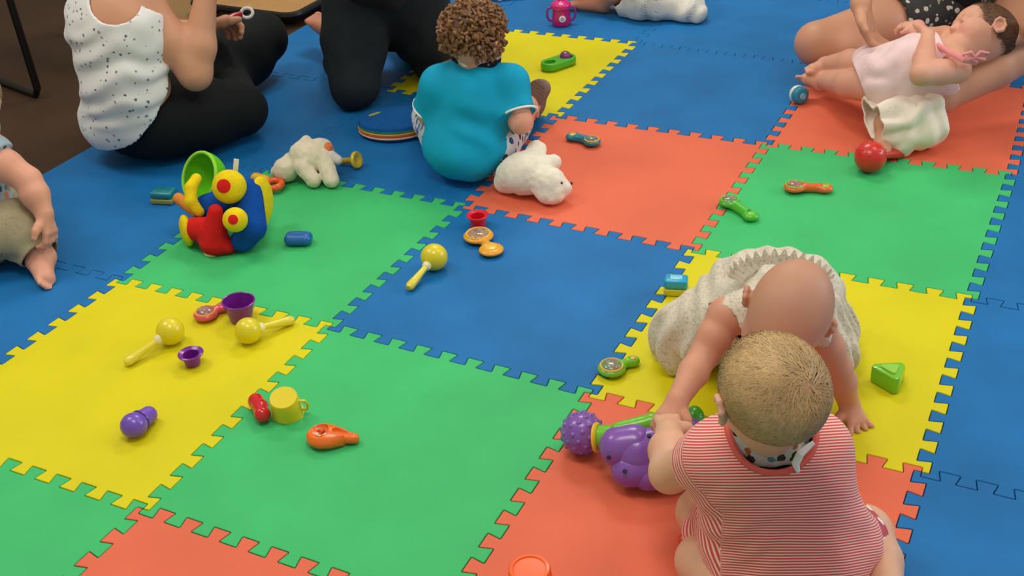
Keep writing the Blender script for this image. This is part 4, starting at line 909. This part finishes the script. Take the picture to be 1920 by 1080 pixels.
def maraca(bpx, epx, r, rgb, label, rh=.009, neck=(236, 226, 170), group='maracas on the mat', dots=False):
    c = at(*bpx, r); e = at(*epx, .010); t = Toy('maraca', label, 'maraca', c[:2], group); d = nrm(e - c); L = np.linalg.norm(e - c)
    bm = bmesh.new(); ball(bm, c, r, 28, 18)
    for q in range(10 if dots else 0):
        a = q*2.4; v = nrm((math.cos(a)*.8, math.sin(a)*.8, .45 + .3*(q % 2))); ball(bm, c + v*r*.97, r*.09, 8, 6)
    t.bm('shaker_ball', bm, plastic(rgb))
    bm = bmesh.new(); lathe(bm, [(rh*1.25, r*.9), (rh*1.15, r*1.18), (rh*.8, r*1.3)], 16, TR(c, d)); t.bm('collar', bm, plastic(neck))
    bm = bmesh.new(); lathe(bm, [(rh*.75, r*1.2), (rh*.8, r + (L-r)*.3), (rh*1.05, r + (L-r)*.7), (rh*1.15, r + (L-r)*.88), (rh*.8, r + (L-r)*.98), (0, L)], 16, TR(c, d)); t.bm('handle', bm, plastic(rgb if rgb[1] < 100 else (228, 210, 52)))
maraca((814, 482), (765, 541), .031, (226, 208, 30), 'yellow maraca lying on the blue tile')
maraca((319, 621), (234, 682), .0295, (226, 208, 24), 'yellow maraca on yellow tile, handle pointing toward the lower left')
maraca((465, 620), (551, 599), .028, (226, 208, 24), 'yellow maraca on yellow tile touching the larger purple cup')
maraca((1632, 294), (1692, 286), .040, (214, 44, 34), 'red maraca beside the woman\'s bare foot', rh=.013, neck=(214, 44, 34), dots=True)

def cup(px, z, ax, r0, r1, h, rgb, label, group=None, flare=0, handle=None):
    p = at(*px, z); t = Toy('cup', label, 'cup', p[:2], group); w = .0022
    bm = bmesh.new(); pr = [(0, 0), (r0*.94, 0), (r0, .003), (r0*.5 + r1*.5, h*.5), (r1, h*(.86 if flare else .97))]
    if flare: pr += [(r1 + flare, h*.9)]
    pr += [((r1 + flare) + .0006, h), (r1 + flare - w*.6, h + .0008), (r1 - w, h*.93), (r0*.5 + r1*.5 - w, h*.5), (r0 - w, .006), (0, .005)]
    lathe(bm, pr, 36, TR(p, ax), cap=False); t.bm('bowl', bm, plastic(rgb))
    bm = bmesh.new(); R = r1 + flare; M = TR(p, ax); tube(bm, [M @ Vector((R*math.cos(a), R*math.sin(a), h)) for a in np.linspace(0, 2*math.pi, 37)[:-1]], .0019, 8, True); t.bm('rim', bm, plastic(rgb))
    if handle is not None:
        bm = bmesh.new(); M = TR(p, ax); a = handle; f = lambda r, zz: M @ Vector((r*math.cos(a), r*math.sin(a), zz)); tube(bm, [f(r1*.95, h*.8), f(r1 + .010, h*.78), f(r1 + .013, h*.5), f(r1 + .008, h*.28), f(r0*.95, h*.25)], .003, 8); t.bm('handle', bm, plastic(rgb))
    return t
cup((452, 598), .0015, UP + IR*.05, .024, .034, .046, (120, 28, 140), 'larger purple cup at the corner of the yellow tile', 'purple cups')
cup((362, 682), .0015, UP, .016, .0185, .026, (120, 28, 140), 'small purple cup with flared brim on the yellow tile', 'purple cups', flare=.006)
cup((897, 425), .001, UP, .018, .0195, .032, (220, 26, 44), 'red cup standing above the orange rattle on blue tile', flare=.006)
cup((531, 745), .052, -UP + AW*.30, .027, .029, .051, (226, 204, 20), 'yellow cup upside down beside the red shaker', handle=-.45)

t = Toy('skittle', 'lavender purple two-lobed skittle lying on the yellow tile', 'toy', at(260, 795)[:2])
a, b_ = at(251, 797, .024), at(278, 778, .018); B = Body(.0016); B.ell(a, (.0255, .0255, .0235), None, .004); B.cap(a*.45+b_*.55, b_, .0185, .017, .003); t.body('pin_body', B, plastic((112, 76, 182)))
bm = bmesh.new(); Bq = basis(b_ - a); m_ = a*.55 + b_*.45; tube(bm, [m_ + Bq @ np.array([math.cos(q)*.0195, math.sin(q)*.0195, 0]) for q in np.linspace(0, 2*math.pi, 25)[:-1]], .0022, 6, True); t.bm('waist_ring', bm, plastic((92, 60, 158)))
t = Toy('bean_shaker', 'glossy red bean-shaped shaker beside the yellow cup', 'shaker', at(486, 772)[:2]); a, b_ = at(480, 752, .017), at(492, 777, .017)
B = Body(.0015); B.chain([a, (a+b_)/2 + IR*.003, b_], [.0155, .0145, .0155], .006); t.body('shell', B, plastic((206, 26, 32), .15))
bm = bmesh.new(); Bq = basis(b_ - a); tube(bm, [(a+b_)/2 + IR*.003 + Bq @ np.array([math.cos(q)*.0152, math.sin(q)*.0152, 0]) for q in np.linspace(0, 2*math.pi, 25)[:-1]], .0012, 6, True); t.bm('seam', bm, plastic((180, 20, 28)))
t = Toy('building_block', 'oblong blue block lying on the green tile near plush toy', 'block', at(560, 452)[:2]); a, b_ = at(545, 447, .015), at(574, 447, .015)
B = Body(.0015); ax = nrm(b_ - a); sd = np.cross(UP, ax)
for s in (-1, 1): B.cap(a + sd*.006*s, b_ + sd*.006*s, .0145, .0145, .004)
t.body('block_body', B, plastic((18, 96, 168), .45)); bm = bmesh.new(); tube(bm, [(a + b_)/2 + ax*math.cos(q)*.020 + sd*math.sin(q)*.009 + UP*.0140 for q in np.linspace(0, 2*math.pi, 25)[:-1]], .0012, 6, True); t.bm('groove_ring', bm, plastic((14, 80, 150), .45))

BEADS = mat('bead_mix', (230, 230, 230), .2)
def bead_mat():
    m = MATS['bead_mix']; N = m.node_tree.nodes; L = m.node_tree.links; tc = N.new('ShaderNodeTexCoord'); v = N.new('ShaderNodeTexVoronoi'); v.inputs['Scale'].default_value = 130; L.new(tc.outputs['Object'], v.inputs['Vector'])
    sp = N.new('ShaderNodeSeparateColor'); L.new(v.outputs['Color'], sp.inputs[0]); rp = N.new('ShaderNodeValToRGB'); rp.color_ramp.interpolation = 'CONSTANT'; L.new(sp.outputs[0], rp.inputs[0])
    for i, c in enumerate(((232, 230, 220), (70, 74, 84), (220, 90, 40), (240, 210, 60), (80, 150, 90))):
        e = rp.color_ramp.elements[i] if i < 2 else rp.color_ramp.elements.new(.5); e.position = i/5; e.color = tuple(lin(c)) + (1,)
    L.new(rp.outputs[0], N['Principled BSDF'].inputs['Base Color'])
bead_mat()
GLASSY = mat('dome_clear', (235, 240, 235), .08, trans=.85)
def rattle(bpx, spx, Rb, Rs, rgb, rgb2, label, lift=.0, neck=.009, ring=True, thick=.011):
    a, b_ = at(*bpx, thick + .001 + lift), at(*spx, thick*.85 + .001); t = Toy('rattle', label, 'rattle', ((a+b_)/2)[:2], 'hand rattles on the mat')
    B = Body(.0016); B.ell(a, (Rb, Rb, thick), None, .004); B.ell(b_, (Rs, Rs, thick*.85), None, .004); B.cap(a, b_, neck, neck, .008)
    B.ell(a + UP*thick*.95, (Rb*.76, Rb*.76, thick*.55), None, .002, sub=True); B.ell(b_ + UP*thick*.9, (Rs*.62, Rs*.62, thick*.45), None, .002, sub=True)
    t.body('frame', B, plastic(rgb))
    bm = bmesh.new(); rng = random.Random(int(bpx[0]))
    for q in range(9):
        an, rr = rng.uniform(0, 6.28), Rb*.55*math.sqrt(rng.random()); ball(bm, a + np.array([rr*math.cos(an), rr*math.sin(an), thick*.55]), Rb*.15, 8, 6)
    o = t.bm('beads', bm, BEADS); o['kind'] = 'stuff'
    bm = bmesh.new(); ball(bm, a + UP*thick*.35, (Rb*.74, Rb*.74, thick*.95), 24, 12); t.bm('dome', bm, GLASSY)
    bm = bmesh.new(); tube(bm, [a + np.array([math.cos(q)*Rb*.78, math.sin(q)*Rb*.78, thick*.62]) for q in np.linspace(0, 2*math.pi, 31)[:-1]], .0022, 6, True); t.bm('dome_ring', bm, plastic(rgb2))
    bm = bmesh.new(); lathe(bm, [(Rs*.5, 0), (Rs*.5, .003), (Rs*.4, .0045), (0, .005)], 18, TR(b_ + UP*thick*.42, UP)); t.bm('button', bm, plastic(rgb2))
    return t
rattle((897, 442), (921, 468), .036, .029, (232, 160, 30), (240, 190, 70), 'orange yellow rattle lying below the red cup on blue tile')
rattle((1368, 378), (1408, 405), .026, .019, (70, 186, 40), (120, 200, 70), 'green rattle with clear dome across the coral and green tiles', neck=.013)
rattle((1490, 350), (1548, 353), .027, .018, (226, 104, 40), (150, 196, 40), 'orange rattle with green centre on the green tile', neck=.012)
rattle((1110, 265), (1074, 256), .024, .020, (24, 130, 150), (238, 176, 34), 'teal rattle with orange yellow face on the coral tile', neck=.012)
rattle((1147, 690), (1187, 677), .028, .013, (112, 190, 34), (226, 170, 50), 'lime green rattle with small bead window beside the baby dress')
rattle((386, 588), (424, 574), .027, .016, (222, 78, 98), (240, 170, 50), 'pink rattle lying next to the purple cup on yellow tile')
# teardrop orange rattle
t = Toy('rattle', 'orange teardrop rattle with bead window lying on green tile', 'rattle', at(622, 822)[:2], 'hand rattles on the mat'); a, b_ = at(606, 818, .014), at(664, 822, .011)
B = Body(.0016); B.ell(a, (.031, .028, .013), None, .004); B.cap(a, b_, .0135, .010, .030); B.ell(a + UP*.013 - IR*.005, (.021, .018, .009), None, .002, sub=True); B.cap(a*.52+b_*.48 + UP*.015, a*.12+b_*.88 + UP*.011, .0085, .0045, .002, sub=True); t.body('frame', B, plastic((240, 112, 20)))
bm = bmesh.new(); rng = random.Random(3)
for q in range(8): an, rr = rng.uniform(0, 6.28), .013*math.sqrt(rng.random()); ball(bm, a - IR*.005 + np.array([rr*math.cos(an), rr*math.sin(an), .0065]), .0038, 8, 6)
t.bm('beads', bm, BEADS)['kind'] = 'stuff'
# green ring rattle with a ball, on the far yellow tile
t = Toy('rattle', 'green oval rattle with spinning purple ball on far yellow tile', 'rattle', at(1046, 122)[:2], 'hand rattles on the mat'); a, b_ = at(1032, 122, .014), at(1062, 112, .014); gm = plastic((76, 176, 30))
B = Body(.002); ax = nrm(b_ - a); B.cap(a, b_, .031, .031, .004); B.ell((a+b_)/2 + UP*.03, (.2, .2, .018), None, .003, sub=True); B.ell((a+b_)/2 - UP*.03, (.2, .2, .018), None, .003, sub=True)
B.cap(b_ + UP*.004, b_ - UP*.02 + ax*.001, .021, .021, .003, sub=True); B.cap(a + UP*.006 - ax*.004, a + UP*.004 + ax*.002, .016, .016, .003, sub=True); t.body('frame', B, gm)
bm = bmesh.new(); ball(bm, b_ - ax*.004 + UP*.010, .019, 20, 14); t.bm('ball', bm, plastic((120, 60, 110))); bm = bmesh.new(); lathe(bm, [(.0192, -.004), (.0198, 0), (.0192, .004)], 24, TR(b_ - ax*.004 + UP*.010, UP*.5 - AW + IR*.3), cap=False); t.bm('ball_band', bm, plastic((240, 190, 60)))
# teal ball beside the woman's foot
t = Toy('rolling_drum', 'small teal rolling drum with white rim near woman\'s knee', 'toy', at(1499, 190)[:2]); c = at(1499, 178, .025); ax = nrm(-AW + IR*.35 + UP*.1)
bm = bmesh.new(); lathe(bm, [(0, -.016), (.020, -.015), (.024, -.010), (.0245, .010), (.020, .015), (.013, .017), (0, .016)], 28, TR(c, ax)); t.bm('drum', bm, plastic((34, 140, 170)))
bm = bmesh.new(); lathe(bm, [(.0246, -.016), (.0256, -.013), (.0256, -.006), (.0246, -.004)], 28, TR(c, ax), cap=False); t.bm('white_rim', bm, plastic((226, 228, 210)))
bm = bmesh.new(); lathe(bm, [(.010, .016), (.009, .019), (0, .0195)], 20, TR(c, ax)); t.bm('hub', bm, plastic((120, 196, 226)))
# cyan and yellow block
def two_tone(px, px2, w, label, top, base, h=.03, win=(130, 214, 236)):
    a, b_ = at(*px, 0), at(*px2, 0); c = (a+b_)/2; d = nrm(b_ - a); L = np.linalg.norm(b_ - a); t = Toy('shape_block', label, 'block', c[:2]); M = TR(c, UP, d)
    bm = bmesh.new(); box(bm, (0, 0, h*.22), (L, w, h*.42), .004, M); t.bm('base_half', bm, plastic(base)); bm = bmesh.new(); box(bm, (0, 0, h*.70), (L*.98, w*.96, h*.54), .006, M); o = t.bm('top_half', bm, plastic(top))
    bm = bmesh.new(); box(bm, (0, 0, h*.97), (L*.5, w*.45, h*.06), .0008, M); t.bm('window', bm, plastic(win)); return t
two_tone((1245, 548), (1290, 550), .036, 'cyan and yellow block behind the cream dress', (20, 160, 200), (200, 190, 30), .040)
two_tone((290, 376), (330, 378), .045, 'teal and olive block half hidden behind the plush toy', (28, 130, 140), (150, 150, 70), .034, (28, 120, 130))
# green triangular block
t = Toy('triangle_block', 'translucent lime green triangular block on the yellow tile', 'block', at(1667, 722)[:2]); c = at(1667, 722, 0)
def tri(f, z, rot=0):
    out = []
    for k in range(3):
        p = [(.002, -.030), (.030, .020), (-.030, .020)][k]; q = np.array(p)*f; c0 = q*.72
        for s in np.linspace(-1.05, 1.05, 7): a = math.atan2(q[1], q[0]) + s; out.append((c0[0] + .0095*f*math.cos(a), c0[1] + .0095*f*math.sin(a), z))
    return out
bm = bmesh.new(); rings = [[bm.verts.new(Vector(c) + Vector(IR)*x + Vector(AW)*y + Vector((0, 0, z))) for x, y, z in tri(f, z)] for f, z in ((.92, .001), (1.0, .004), (1.0, .030), (.94, .035), (.80, .0365))]
for A_, B_ in zip(rings, rings[1:]):
    for i in range(21): bm.faces.new((A_[i], A_[(i+1) % 21], B_[(i+1) % 21], B_[i]))
bm.faces.new(rings[0][::-1]); bm.faces.new(rings[-1]); t.bm('prism', bm, mat('plastic_lime', (120, 200, 40), .15, coat=.4))
bm = bmesh.new(); rings = [[bm.verts.new(Vector(c) + Vector(IR)*x + Vector(AW)*y + Vector((0, 0, z))) for x, y, z in tri(f, z)] for f, z in ((.55, .0362), (.52, .040))]
for i in range(21): bm.faces.new((rings[0][i], rings[0][(i+1) % 21], rings[1][(i+1) % 21], rings[1][i]))
bm.faces.new(rings[1]); t.bm('raised_panel', bm, mat('plastic_lime_light', (150, 216, 70), .15, coat=.4))
# orange lid at the bottom edge
t = Toy('stacking_cup', 'round orange cup upside down at the near edge of coral tile', 'cup', at(995, 1098)[:2]); bm = bmesh.new(); c = at(995, 1098, 0)
lathe(bm, [(.036, 0), (.0355, .004), (.033, .034), (.031, .037), (.026, .0375), (.025, .0355), (0, .0355)], 36, TR(c, UP)); t.bm('shell', bm, plastic((255, 98, 4), .45))
bm = bmesh.new(); tube(bm, [c + np.array([math.cos(q)*.0362, math.sin(q)*.0362, .0022]) for q in np.linspace(0, 2*math.pi, 37)[:-1]], .0022, 8, True); t.bm('rim', bm, plastic((248, 88, 4), .45))
# small red toy by the striped baby's knee
t = Toy('rattle', 'small red orange rattle under the striped baby\'s bare leg', 'rattle', at(1296, 1008)[:2]); a, b_ = at(1286, 1012, .010), at(1308, 1002, .010); B = Body(.0016); B.cap(a, b_, .0095, .0085, .003); B.ell(a, (.013, .013, .009), None, .003); t.body('frame', B, plastic((222, 62, 26)))
bm = bmesh.new(); ball(bm, a + UP*.006, (.007, .007, .005), 14, 8); t.bm('button', bm, plastic((240, 110, 50)))
# pink sippy cup
t = Toy('sippy_cup', 'magenta sippy cup with two handles and white badge on blue mat', 'cup', at(1053, 46)[:2]); c = at(1053, 46, 0); pm = plastic((196, 18, 110)); h = .085
bm = bmesh.new(); lathe(bm, [(0, .001), (.030, .001), (.033, .006), (.032, .03), (.029, .055), (.031, .062)], 32, TR(c, UP)); t.bm('beaker', bm, pm)
bm = bmesh.new(); lathe(bm, [(.0335, .060), (.0345, .063), (.0345, .072), (.030, .078), (.018, .083), (.012, .086), (.010, .098), (.007, .101), (0, .1015)], 32, TR(c, UP)); t.bm('lid', bm, plastic((214, 30, 120)))
for s in (-1, 1):
    bm = bmesh.new(); f = lambda r, z: c + IR*s*r + UP*z; tube(bm, [f(.031, .062), f(.043, .060), f(.049, .046), f(.048, .028), f(.040, .016), f(.031, .014)], .0042, 10); t.bm('handle', bm, plastic((150, 40, 140)))
bd = nrm(-AW + UP*.0 + IR*.05); bm = bmesh.new(); lathe(bm, [(.0115, -.004), (.0115, .0012), (.010, .0018), (0, .0018)], 24, TR(c + bd*.0325 + UP*.030, bd)); bo = t.bm('badge', bm, plastic((236, 232, 236)))
bm = bmesh.new(); lathe(bm, [(.0055, .0015), (.005, .0026), (.003, .0027), (.0025, .0016)], 18, TR(c + bd*.0325 + UP*.030, bd), cap=False); t.bm('badge_print', bm, plastic((130, 120, 140)))

# ------------------------------------------------------------------ purple push-along toy dog
def purple_toy():
    pu = mat('plastic_purple', (130, 82, 172), .3, coat=.3, var=.03, vscale=20); gr = plastic((110, 190, 24)); ye = plastic((236, 190, 50))
    t = Toy('push_along_toy', 'purple push-along toy with knobbly ball head and green trim', 'toy', at(1190, 880)[:2]); hc = at(1092, 812, .0405)
    bm = bmesh.new(); ball(bm, hc, .0385, 32, 22); t.bm('ball_head', bm, pu)
    bm = bmesh.new(); k = 0
    for i in range(60):
        z = 1 - 2*(i + .5)/60; a = i*2.39996; v = np.array([math.sqrt(1 - z*z)*math.cos(a), math.sqrt(1 - z*z)*math.sin(a), z]); ball(bm, hc + v*.0352, .0058, 10, 8)
    t.bm('head_knobs', bm, pu)['kind'] = 'stuff'
    n0 = at(1112, 820, .055); n1 = at(1142, 820, .060); ax = nrm(n1 - n0)
    bm = bmesh.new(); lathe(bm, [(.020, 0), (.026, .002), (.027, .006), (.024, .009)], 24, TR(n0 + ax*.002, ax)); t.bm('yellow_collar', bm, ye)
    bm = bmesh.new(); lathe(bm, [(.021, .008), (.022, .02), (.020, .05)], 20, TR(n0, ax)); t.bm('neck', bm, gr)
    B = Body(.0022); B.cap(at(1195, 850, .054), at(1285, 832, .055), .044, .042, .006); B.cap(at(1215, 890, .032), at(1290, 885, .028), .028, .026, .010); t.body('toy_body', B, pu, floor=.001)
    B = Body(.0020); Bf = frame(AW, UP); B.ell(at(1160, 838, .064), (.034, .036, .035), Bf, .004); B.ell(at(1190, 832, .070), (.034, .036, .034), Bf, .012); t.body('upper_lobe', B, pu, floor=.001)
    B = Body(.0020); B.ell(at(1180, 880, .038), (.031, .032, .031), Bf, .004); B.ell(at(1208, 876, .040), (.032, .032, .032), Bf, .012); t.body('lower_lobe', B, pu, floor=.001)
    B = Body(.0020); B.ell(at(1304, 818, .062), (.016, .034, .034), frame(nrm(AW*.8 - IR*.5), UP), .004); t.body('purple_wheel', B, pu, floor=.001)
    g = Body(.0022); g.cap(at(1160, 806, .085), at(1222, 792, .092), .014, .016, .004); g.cap(at(1222, 792, .092), at(1285, 795, .085), .016, .014, .004); t.body('green_spine', g, gr)
    g = Body(.0022); g.ell(at(1303, 788, .062), (.018, .026, .026), frame(AW, UP), .004); t.body('green_wheel', g, plastic((60, 176, 40)))
    for px, z, nn in (((1140, 828), .081, -IR*.6 - AW*.3 + UP*.7), ((1141, 858), .068, -IR*.4 - AW*.7 + UP*.3), ((1171, 884), .058, -IR*.2 - AW*.7 + UP*.5), ((1217, 817), .098, -AW*.4 + UP), ((1284, 806), .10, -AW*.3 + UP)):
        p = at(*px, z); bm = bmesh.new(); lathe(bm, [(.0036, -.012), (.0036, .001), (.0028, .002), (0, .002)], 12, TR(p, nn)); t.bm('screw', bm, plastic((40, 20, 70), .6))
purple_toy()

# ------------------------------------------------------------------ bright plush vehicle with bulging eyes
def plush_vehicle():
    t = Toy('plush_toy', 'large bright plush vehicle with bulging yellow eyes and red nose', 'plush toy', at(415, 450)[:2]); ye, re, bl, gn = plush((232, 204, 24)), plush((214, 32, 30)), plush((10, 74, 158)), plush((98, 190, 24))
    B = Body(.0028); B.cap(at(468, 358, .125), at(470, 425, .062), .030, .038, .02); B.ell(at(455, 452, .026), (.030, .028, .025), None, .02); B.cap(at(440, 375, .09), at(392, 392, .06), .036, .038, .03); t.body('blue_body', B, bl, floor=.001)
    B = Body(.0028); B.ell(at(489, 378, .090), (.018, .055, .062), frame(nrm(AW + IR*.3), UP), .01); B.ell(at(484, 420, .035), (.016, .03, .032), frame(nrm(AW + IR*.3), UP), .01); t.body('yellow_wing', B, ye, floor=.001)
    e1, e2 = at(430, 350, .152), at(441, 412, .100); vw = nrm(CP - e1)
    for e, r, pr, ofs in ((e1, .040, .0165, -IR*.35), (e2, .029, .0115, -IR*.18)):
        B = Body(.002); B.ell(e, (r, r, r), None); o = t.body('eye', B, ye); n = nrm(vw*.9 + ofs*.9 + UP*.05)
        bm = bmesh.new(); R2 = r + .0014; lathe(bm, [(pr, r*.86)] + [(R2*math.sin(q), R2*math.cos(q)) for q in np.linspace(math.asin(pr/R2), 0, 6)[:-1]] + [(0, R2)], 24, TR(e, n)); p = t.bm('pupil', bm, re, o); p.parent = o
    # red nose with boots
    B = Body(.0024); B.cap(at(404, 396, .108), at(402, 452, .030), .017, .036, .012); B.cap(at(398, 452, .028), at(428, 462, .018), .026, .018, .012); B.cap(at(390, 430, .055), at(362, 430, .045), .030, .028, .012); t.body('red_nose', B, re, floor=.001)
    B = Body(.0024); w = at(350, 432, .040); B.ell(w, (.016, .038, .039), frame(nrm(AW*.8 - IR*.3), UP), .004); t.body('yellow_wheel', B, ye, floor=.001)
    bm = bmesh.new(); c = at(398, 468, .010); lathe(bm, [(.020, -.009), (.021, -.004), (.020, .0)], 20, TR(c, UP)); t.bm('cream_toe', bm, plush((236, 214, 150)))
    # green hood: a half-open scoop
    c = at(376, 332, .118); op = nrm(-AW*.62 + UP*.50 - IR*.55); Bq = basis(op); R = .064
    B = Body(.0024); B.ell(c, (R, R, R), None); t.me('green_hood', B.mesh('green_hood', shell=.006, cuts=[plane(c + op*.004, op)]), gn)
    bm = bmesh.new(); tube(bm, [c + op*.004 + Bq @ np.array([math.cos(q)*(R - .003), math.sin(q)*(R - .003), 0]) for q in np.linspace(0, 2*math.pi, 41)[:-1]], .0042, 8, True); t.bm('hood_rim', bm, plush((150, 220, 70)))
    B = Body(.0024); B.cap(at(335, 372, .07), at(372, 400, .045), .014, .016, .01); t.body('orange_edge', B, plush((230, 140, 60)))
    B = Body(.0024); B.chain([at(368, 335, .135), at(358, 352, .125), at(358, 378, .10), at(374, 398, .075)], [.013, .015, .015, .012], .004); t.body('yellow_handle', B, ye)
    tg = at(441, 325, .165); bm = bmesh.new(); box(bm, (0, 0, .018), (.012, .0015, .04), .0004, TR(tg, UP*.95 + IR*.25, IR)); t.bm('care_tag', bm, mat('cloth_white', (236, 236, 230), .85))
plush_vehicle()

# ------------------------------------------------------------------ soft teddies
def teddy_lying():
    fur = plush((226, 214, 184)); t = Toy('teddy_bear', 'cream teddy bear flopped over beside the bright plush vehicle', 'plush toy', at(575, 330)[:2]); B = Body(.0026)
    B.ell(at(580, 300, .052), (.050, .042, .042), frame(AW, UP), .012); B.ell(at(536, 318, .034), (.034, .033, .032), None, .006); B.cap(at(562, 285, .075), at(574, 262, .095), .026, .012, .012); B.ell(at(600, 285, .065), (.036, .04, .036), None, .015)
    B.cap(at(566, 312, .05), at(588, 338, .020), .022, .020, .004); B.cap(at(606, 296, .06), at(621, 338, .020), .024, .021, .004); B.cap(at(545, 300, .05), at(520, 322, .02), .02, .018, .01)
    t.body('bear_body', B, fur, floor=.001, amp=.003, disp=lambda P: vnoise(P, 90, 2)*.0014)
    b = Body(.0024); b.ell(at(608, 276, .080), (.024, .022, .014), None); t.body('orange_patch', b, plush((224, 130, 80)))
    b = Body(.002); b.cap(at(622, 294, .062), at(634, 300, .055), .016, .012, .004); t.body('muzzle', b, plush((214, 206, 196)))
    # yellow horn
    h = Toy('toy_horn', 'yellow toy horn lying on blue mat beside the flopped teddy', 'toy', at(655, 308)[:2]); a, b_ = at(640, 302, .014), at(666, 300, .0235); ax = nrm(b_ - a)
    L = np.linalg.norm(b_ - a); bm = bmesh.new(); lathe(bm, [(.007, -.012), (.008, 0), (.0085, L*.6), (.012, L*.85), (.020, L)], 24, TR(a, ax)); h.bm('stem', bm, plastic((206, 160, 40)))
    bm = bmesh.new(); lathe(bm, [(.018, L - .002), (.0225, L), (.0235, L + .005), (.021, L + .009), (.012, L + .008), (.008, L + .004), (0, L + .004)], 28, TR(a, ax)); h.bm('bell', bm, plastic((226, 190, 40)))
    # orange and yellow ring rattle
    r = Toy('ring_rattle', 'orange ring rattle with yellow handle between plush toys', 'rattle', at(508, 350)[:2]); c = at(512, 346, .016)
    bm = bmesh.new(); tube(bm, [c + IR*.022*math.cos(q) + AW*.024*math.sin(q) for q in np.linspace(0, 2*math.pi, 29)[:-1]], .0095, 10, True); r.bm('ring', bm, plastic((232, 92, 26)))
    b = Body(.002); b.cap(at(480, 334, .018), at(497, 338, .018), .015, .014, .004); r.body('handle', b, plastic((232, 176, 30)))
teddy_lying()
def white_bear():
    fur = plush((236, 228, 206)); t = Toy('teddy_bear', 'white plush bear lying face down on the coral tile', 'plush toy', at(1005, 360)[:2]); B = Body(.0026)
    B.ell(at(985, 325, .055), (.065, .058, .055), frame(AW, UP), .02); B.ell(at(1030, 345, .045), (.044, .042, .043), None, .018); B.cap(at(1000, 300, .075), at(1006, 282, .085), .030, .026, .012); B.cap(at(1018, 312, .07), at(1038, 304, .068), .026, .020, .010)
    B.ell(at(1032, 362, .028), (.038, .034, .027), None, .012); B.cap(at(955, 330, .045), at(948, 340, .03), .034, .030, .02); B.ell(at(1056, 352, .038), (.022, .02, .02), None, .01)
    t.body('bear_body', B, fur, floor=.001, amp=.003, disp=lambda P: vnoise(P, 90, 4)*.0014)
    for px, z, r in (((1071, 344), .045, .0042), ((1053, 343), .060, .0034)):
        bm = bmesh.new(); ball(bm, at(*px, z), r, 12, 8); t.bm('eye' if r < .004 else 'nose', bm, plastic((26, 22, 22)))
white_bear()
def fabric_drum():
    t = Toy('fabric_drum', 'flat blue padded drum with rainbow striped rim beside the toddler', 'toy', at(748, 245)[:2]); c = at(742, 246, 0); rx, ry = .104, .086
    def ell_(f, z): return [c + IR*rx*f*math.cos(q) + AW*ry*f*math.sin(q) + UP*z for q in np.linspace(0, 2*math.pi, 49)[:-1]]
    def shell(name, rows, m, capt=False, capb=False):
        bm = bmesh.new(); R = [[bm.verts.new(p) for p in ell_(f, z)] for f, z in rows]
        for A_, B_ in zip(R, R[1:]):
            for i in range(48): bm.faces.new((A_[i], A_[(i+1) % 48], B_[(i+1) % 48], B_[i]))
        if capt: bm.faces.new(R[-1])
        if capb: bm.faces.new(R[0][::-1])
        return t.bm(name, bm, m)
    bl = plush((14, 86, 152)); shell('base', [(.9, .001), (.98, .006), (1, .010)], bl, capb=True)
    for k, col in enumerate(((236, 200, 150), (214, 70, 30), (222, 180, 60), (40, 120, 70))): shell('rim_stripe', [(1.0, .010 + k*.006), (1.015, .013 + k*.006), (1.0, .016 + k*.006)], mat('ribbon_%d' % k, col, .7))
    shell('drum_top', [(1.0, .034), (.96, .042), (.7, .048), (.3, .051), (.02, .051)], bl, capt=True)
    B = Body(.002); p = c - IR*.055 + AW*.018; B.ell(p + UP*.048, (.022, .008, .003), frame(nrm(AW - IR*.6), UP), .002); t.body('yellow_motif', B, plush((150, 160, 70)))
    o = t.bm; bm = bmesh.new(); box(bm, (0, 0, 0), (.03, .012, .03), .003, TR(c + IR*.082 - AW*.050 + UP*.026, UP, IR)); t.bm('orange_tab', bm, mat('ribbon_tab', (214, 96, 50), .8))
fabric_drum()
# red and white toy in the woman's hand
t = Toy('toy_rattle', 'small red and white rattle held in the seated woman\'s hand', 'rattle', at(430, 35, .3)[:2]); bm = bmesh.new(); a, b_ = at(424, 36, .285), at(452, 26, .285); tube(bm, [a, (a+b_)/2, b_], [.008, .011, .008], 10); t.bm('red_grip', bm, plastic((176, 24, 40)))
bm = bmesh.new(); c = at(463, 24, .285); tube(bm, [c + IR*.017*math.cos(q) + UP*.012*math.sin(q) + AW*.008*math.sin(q) for q in np.linspace(0, 2*math.pi, 25)[:-1]], .005, 8, True); t.bm('white_ring', bm, plastic((230, 228, 226)))
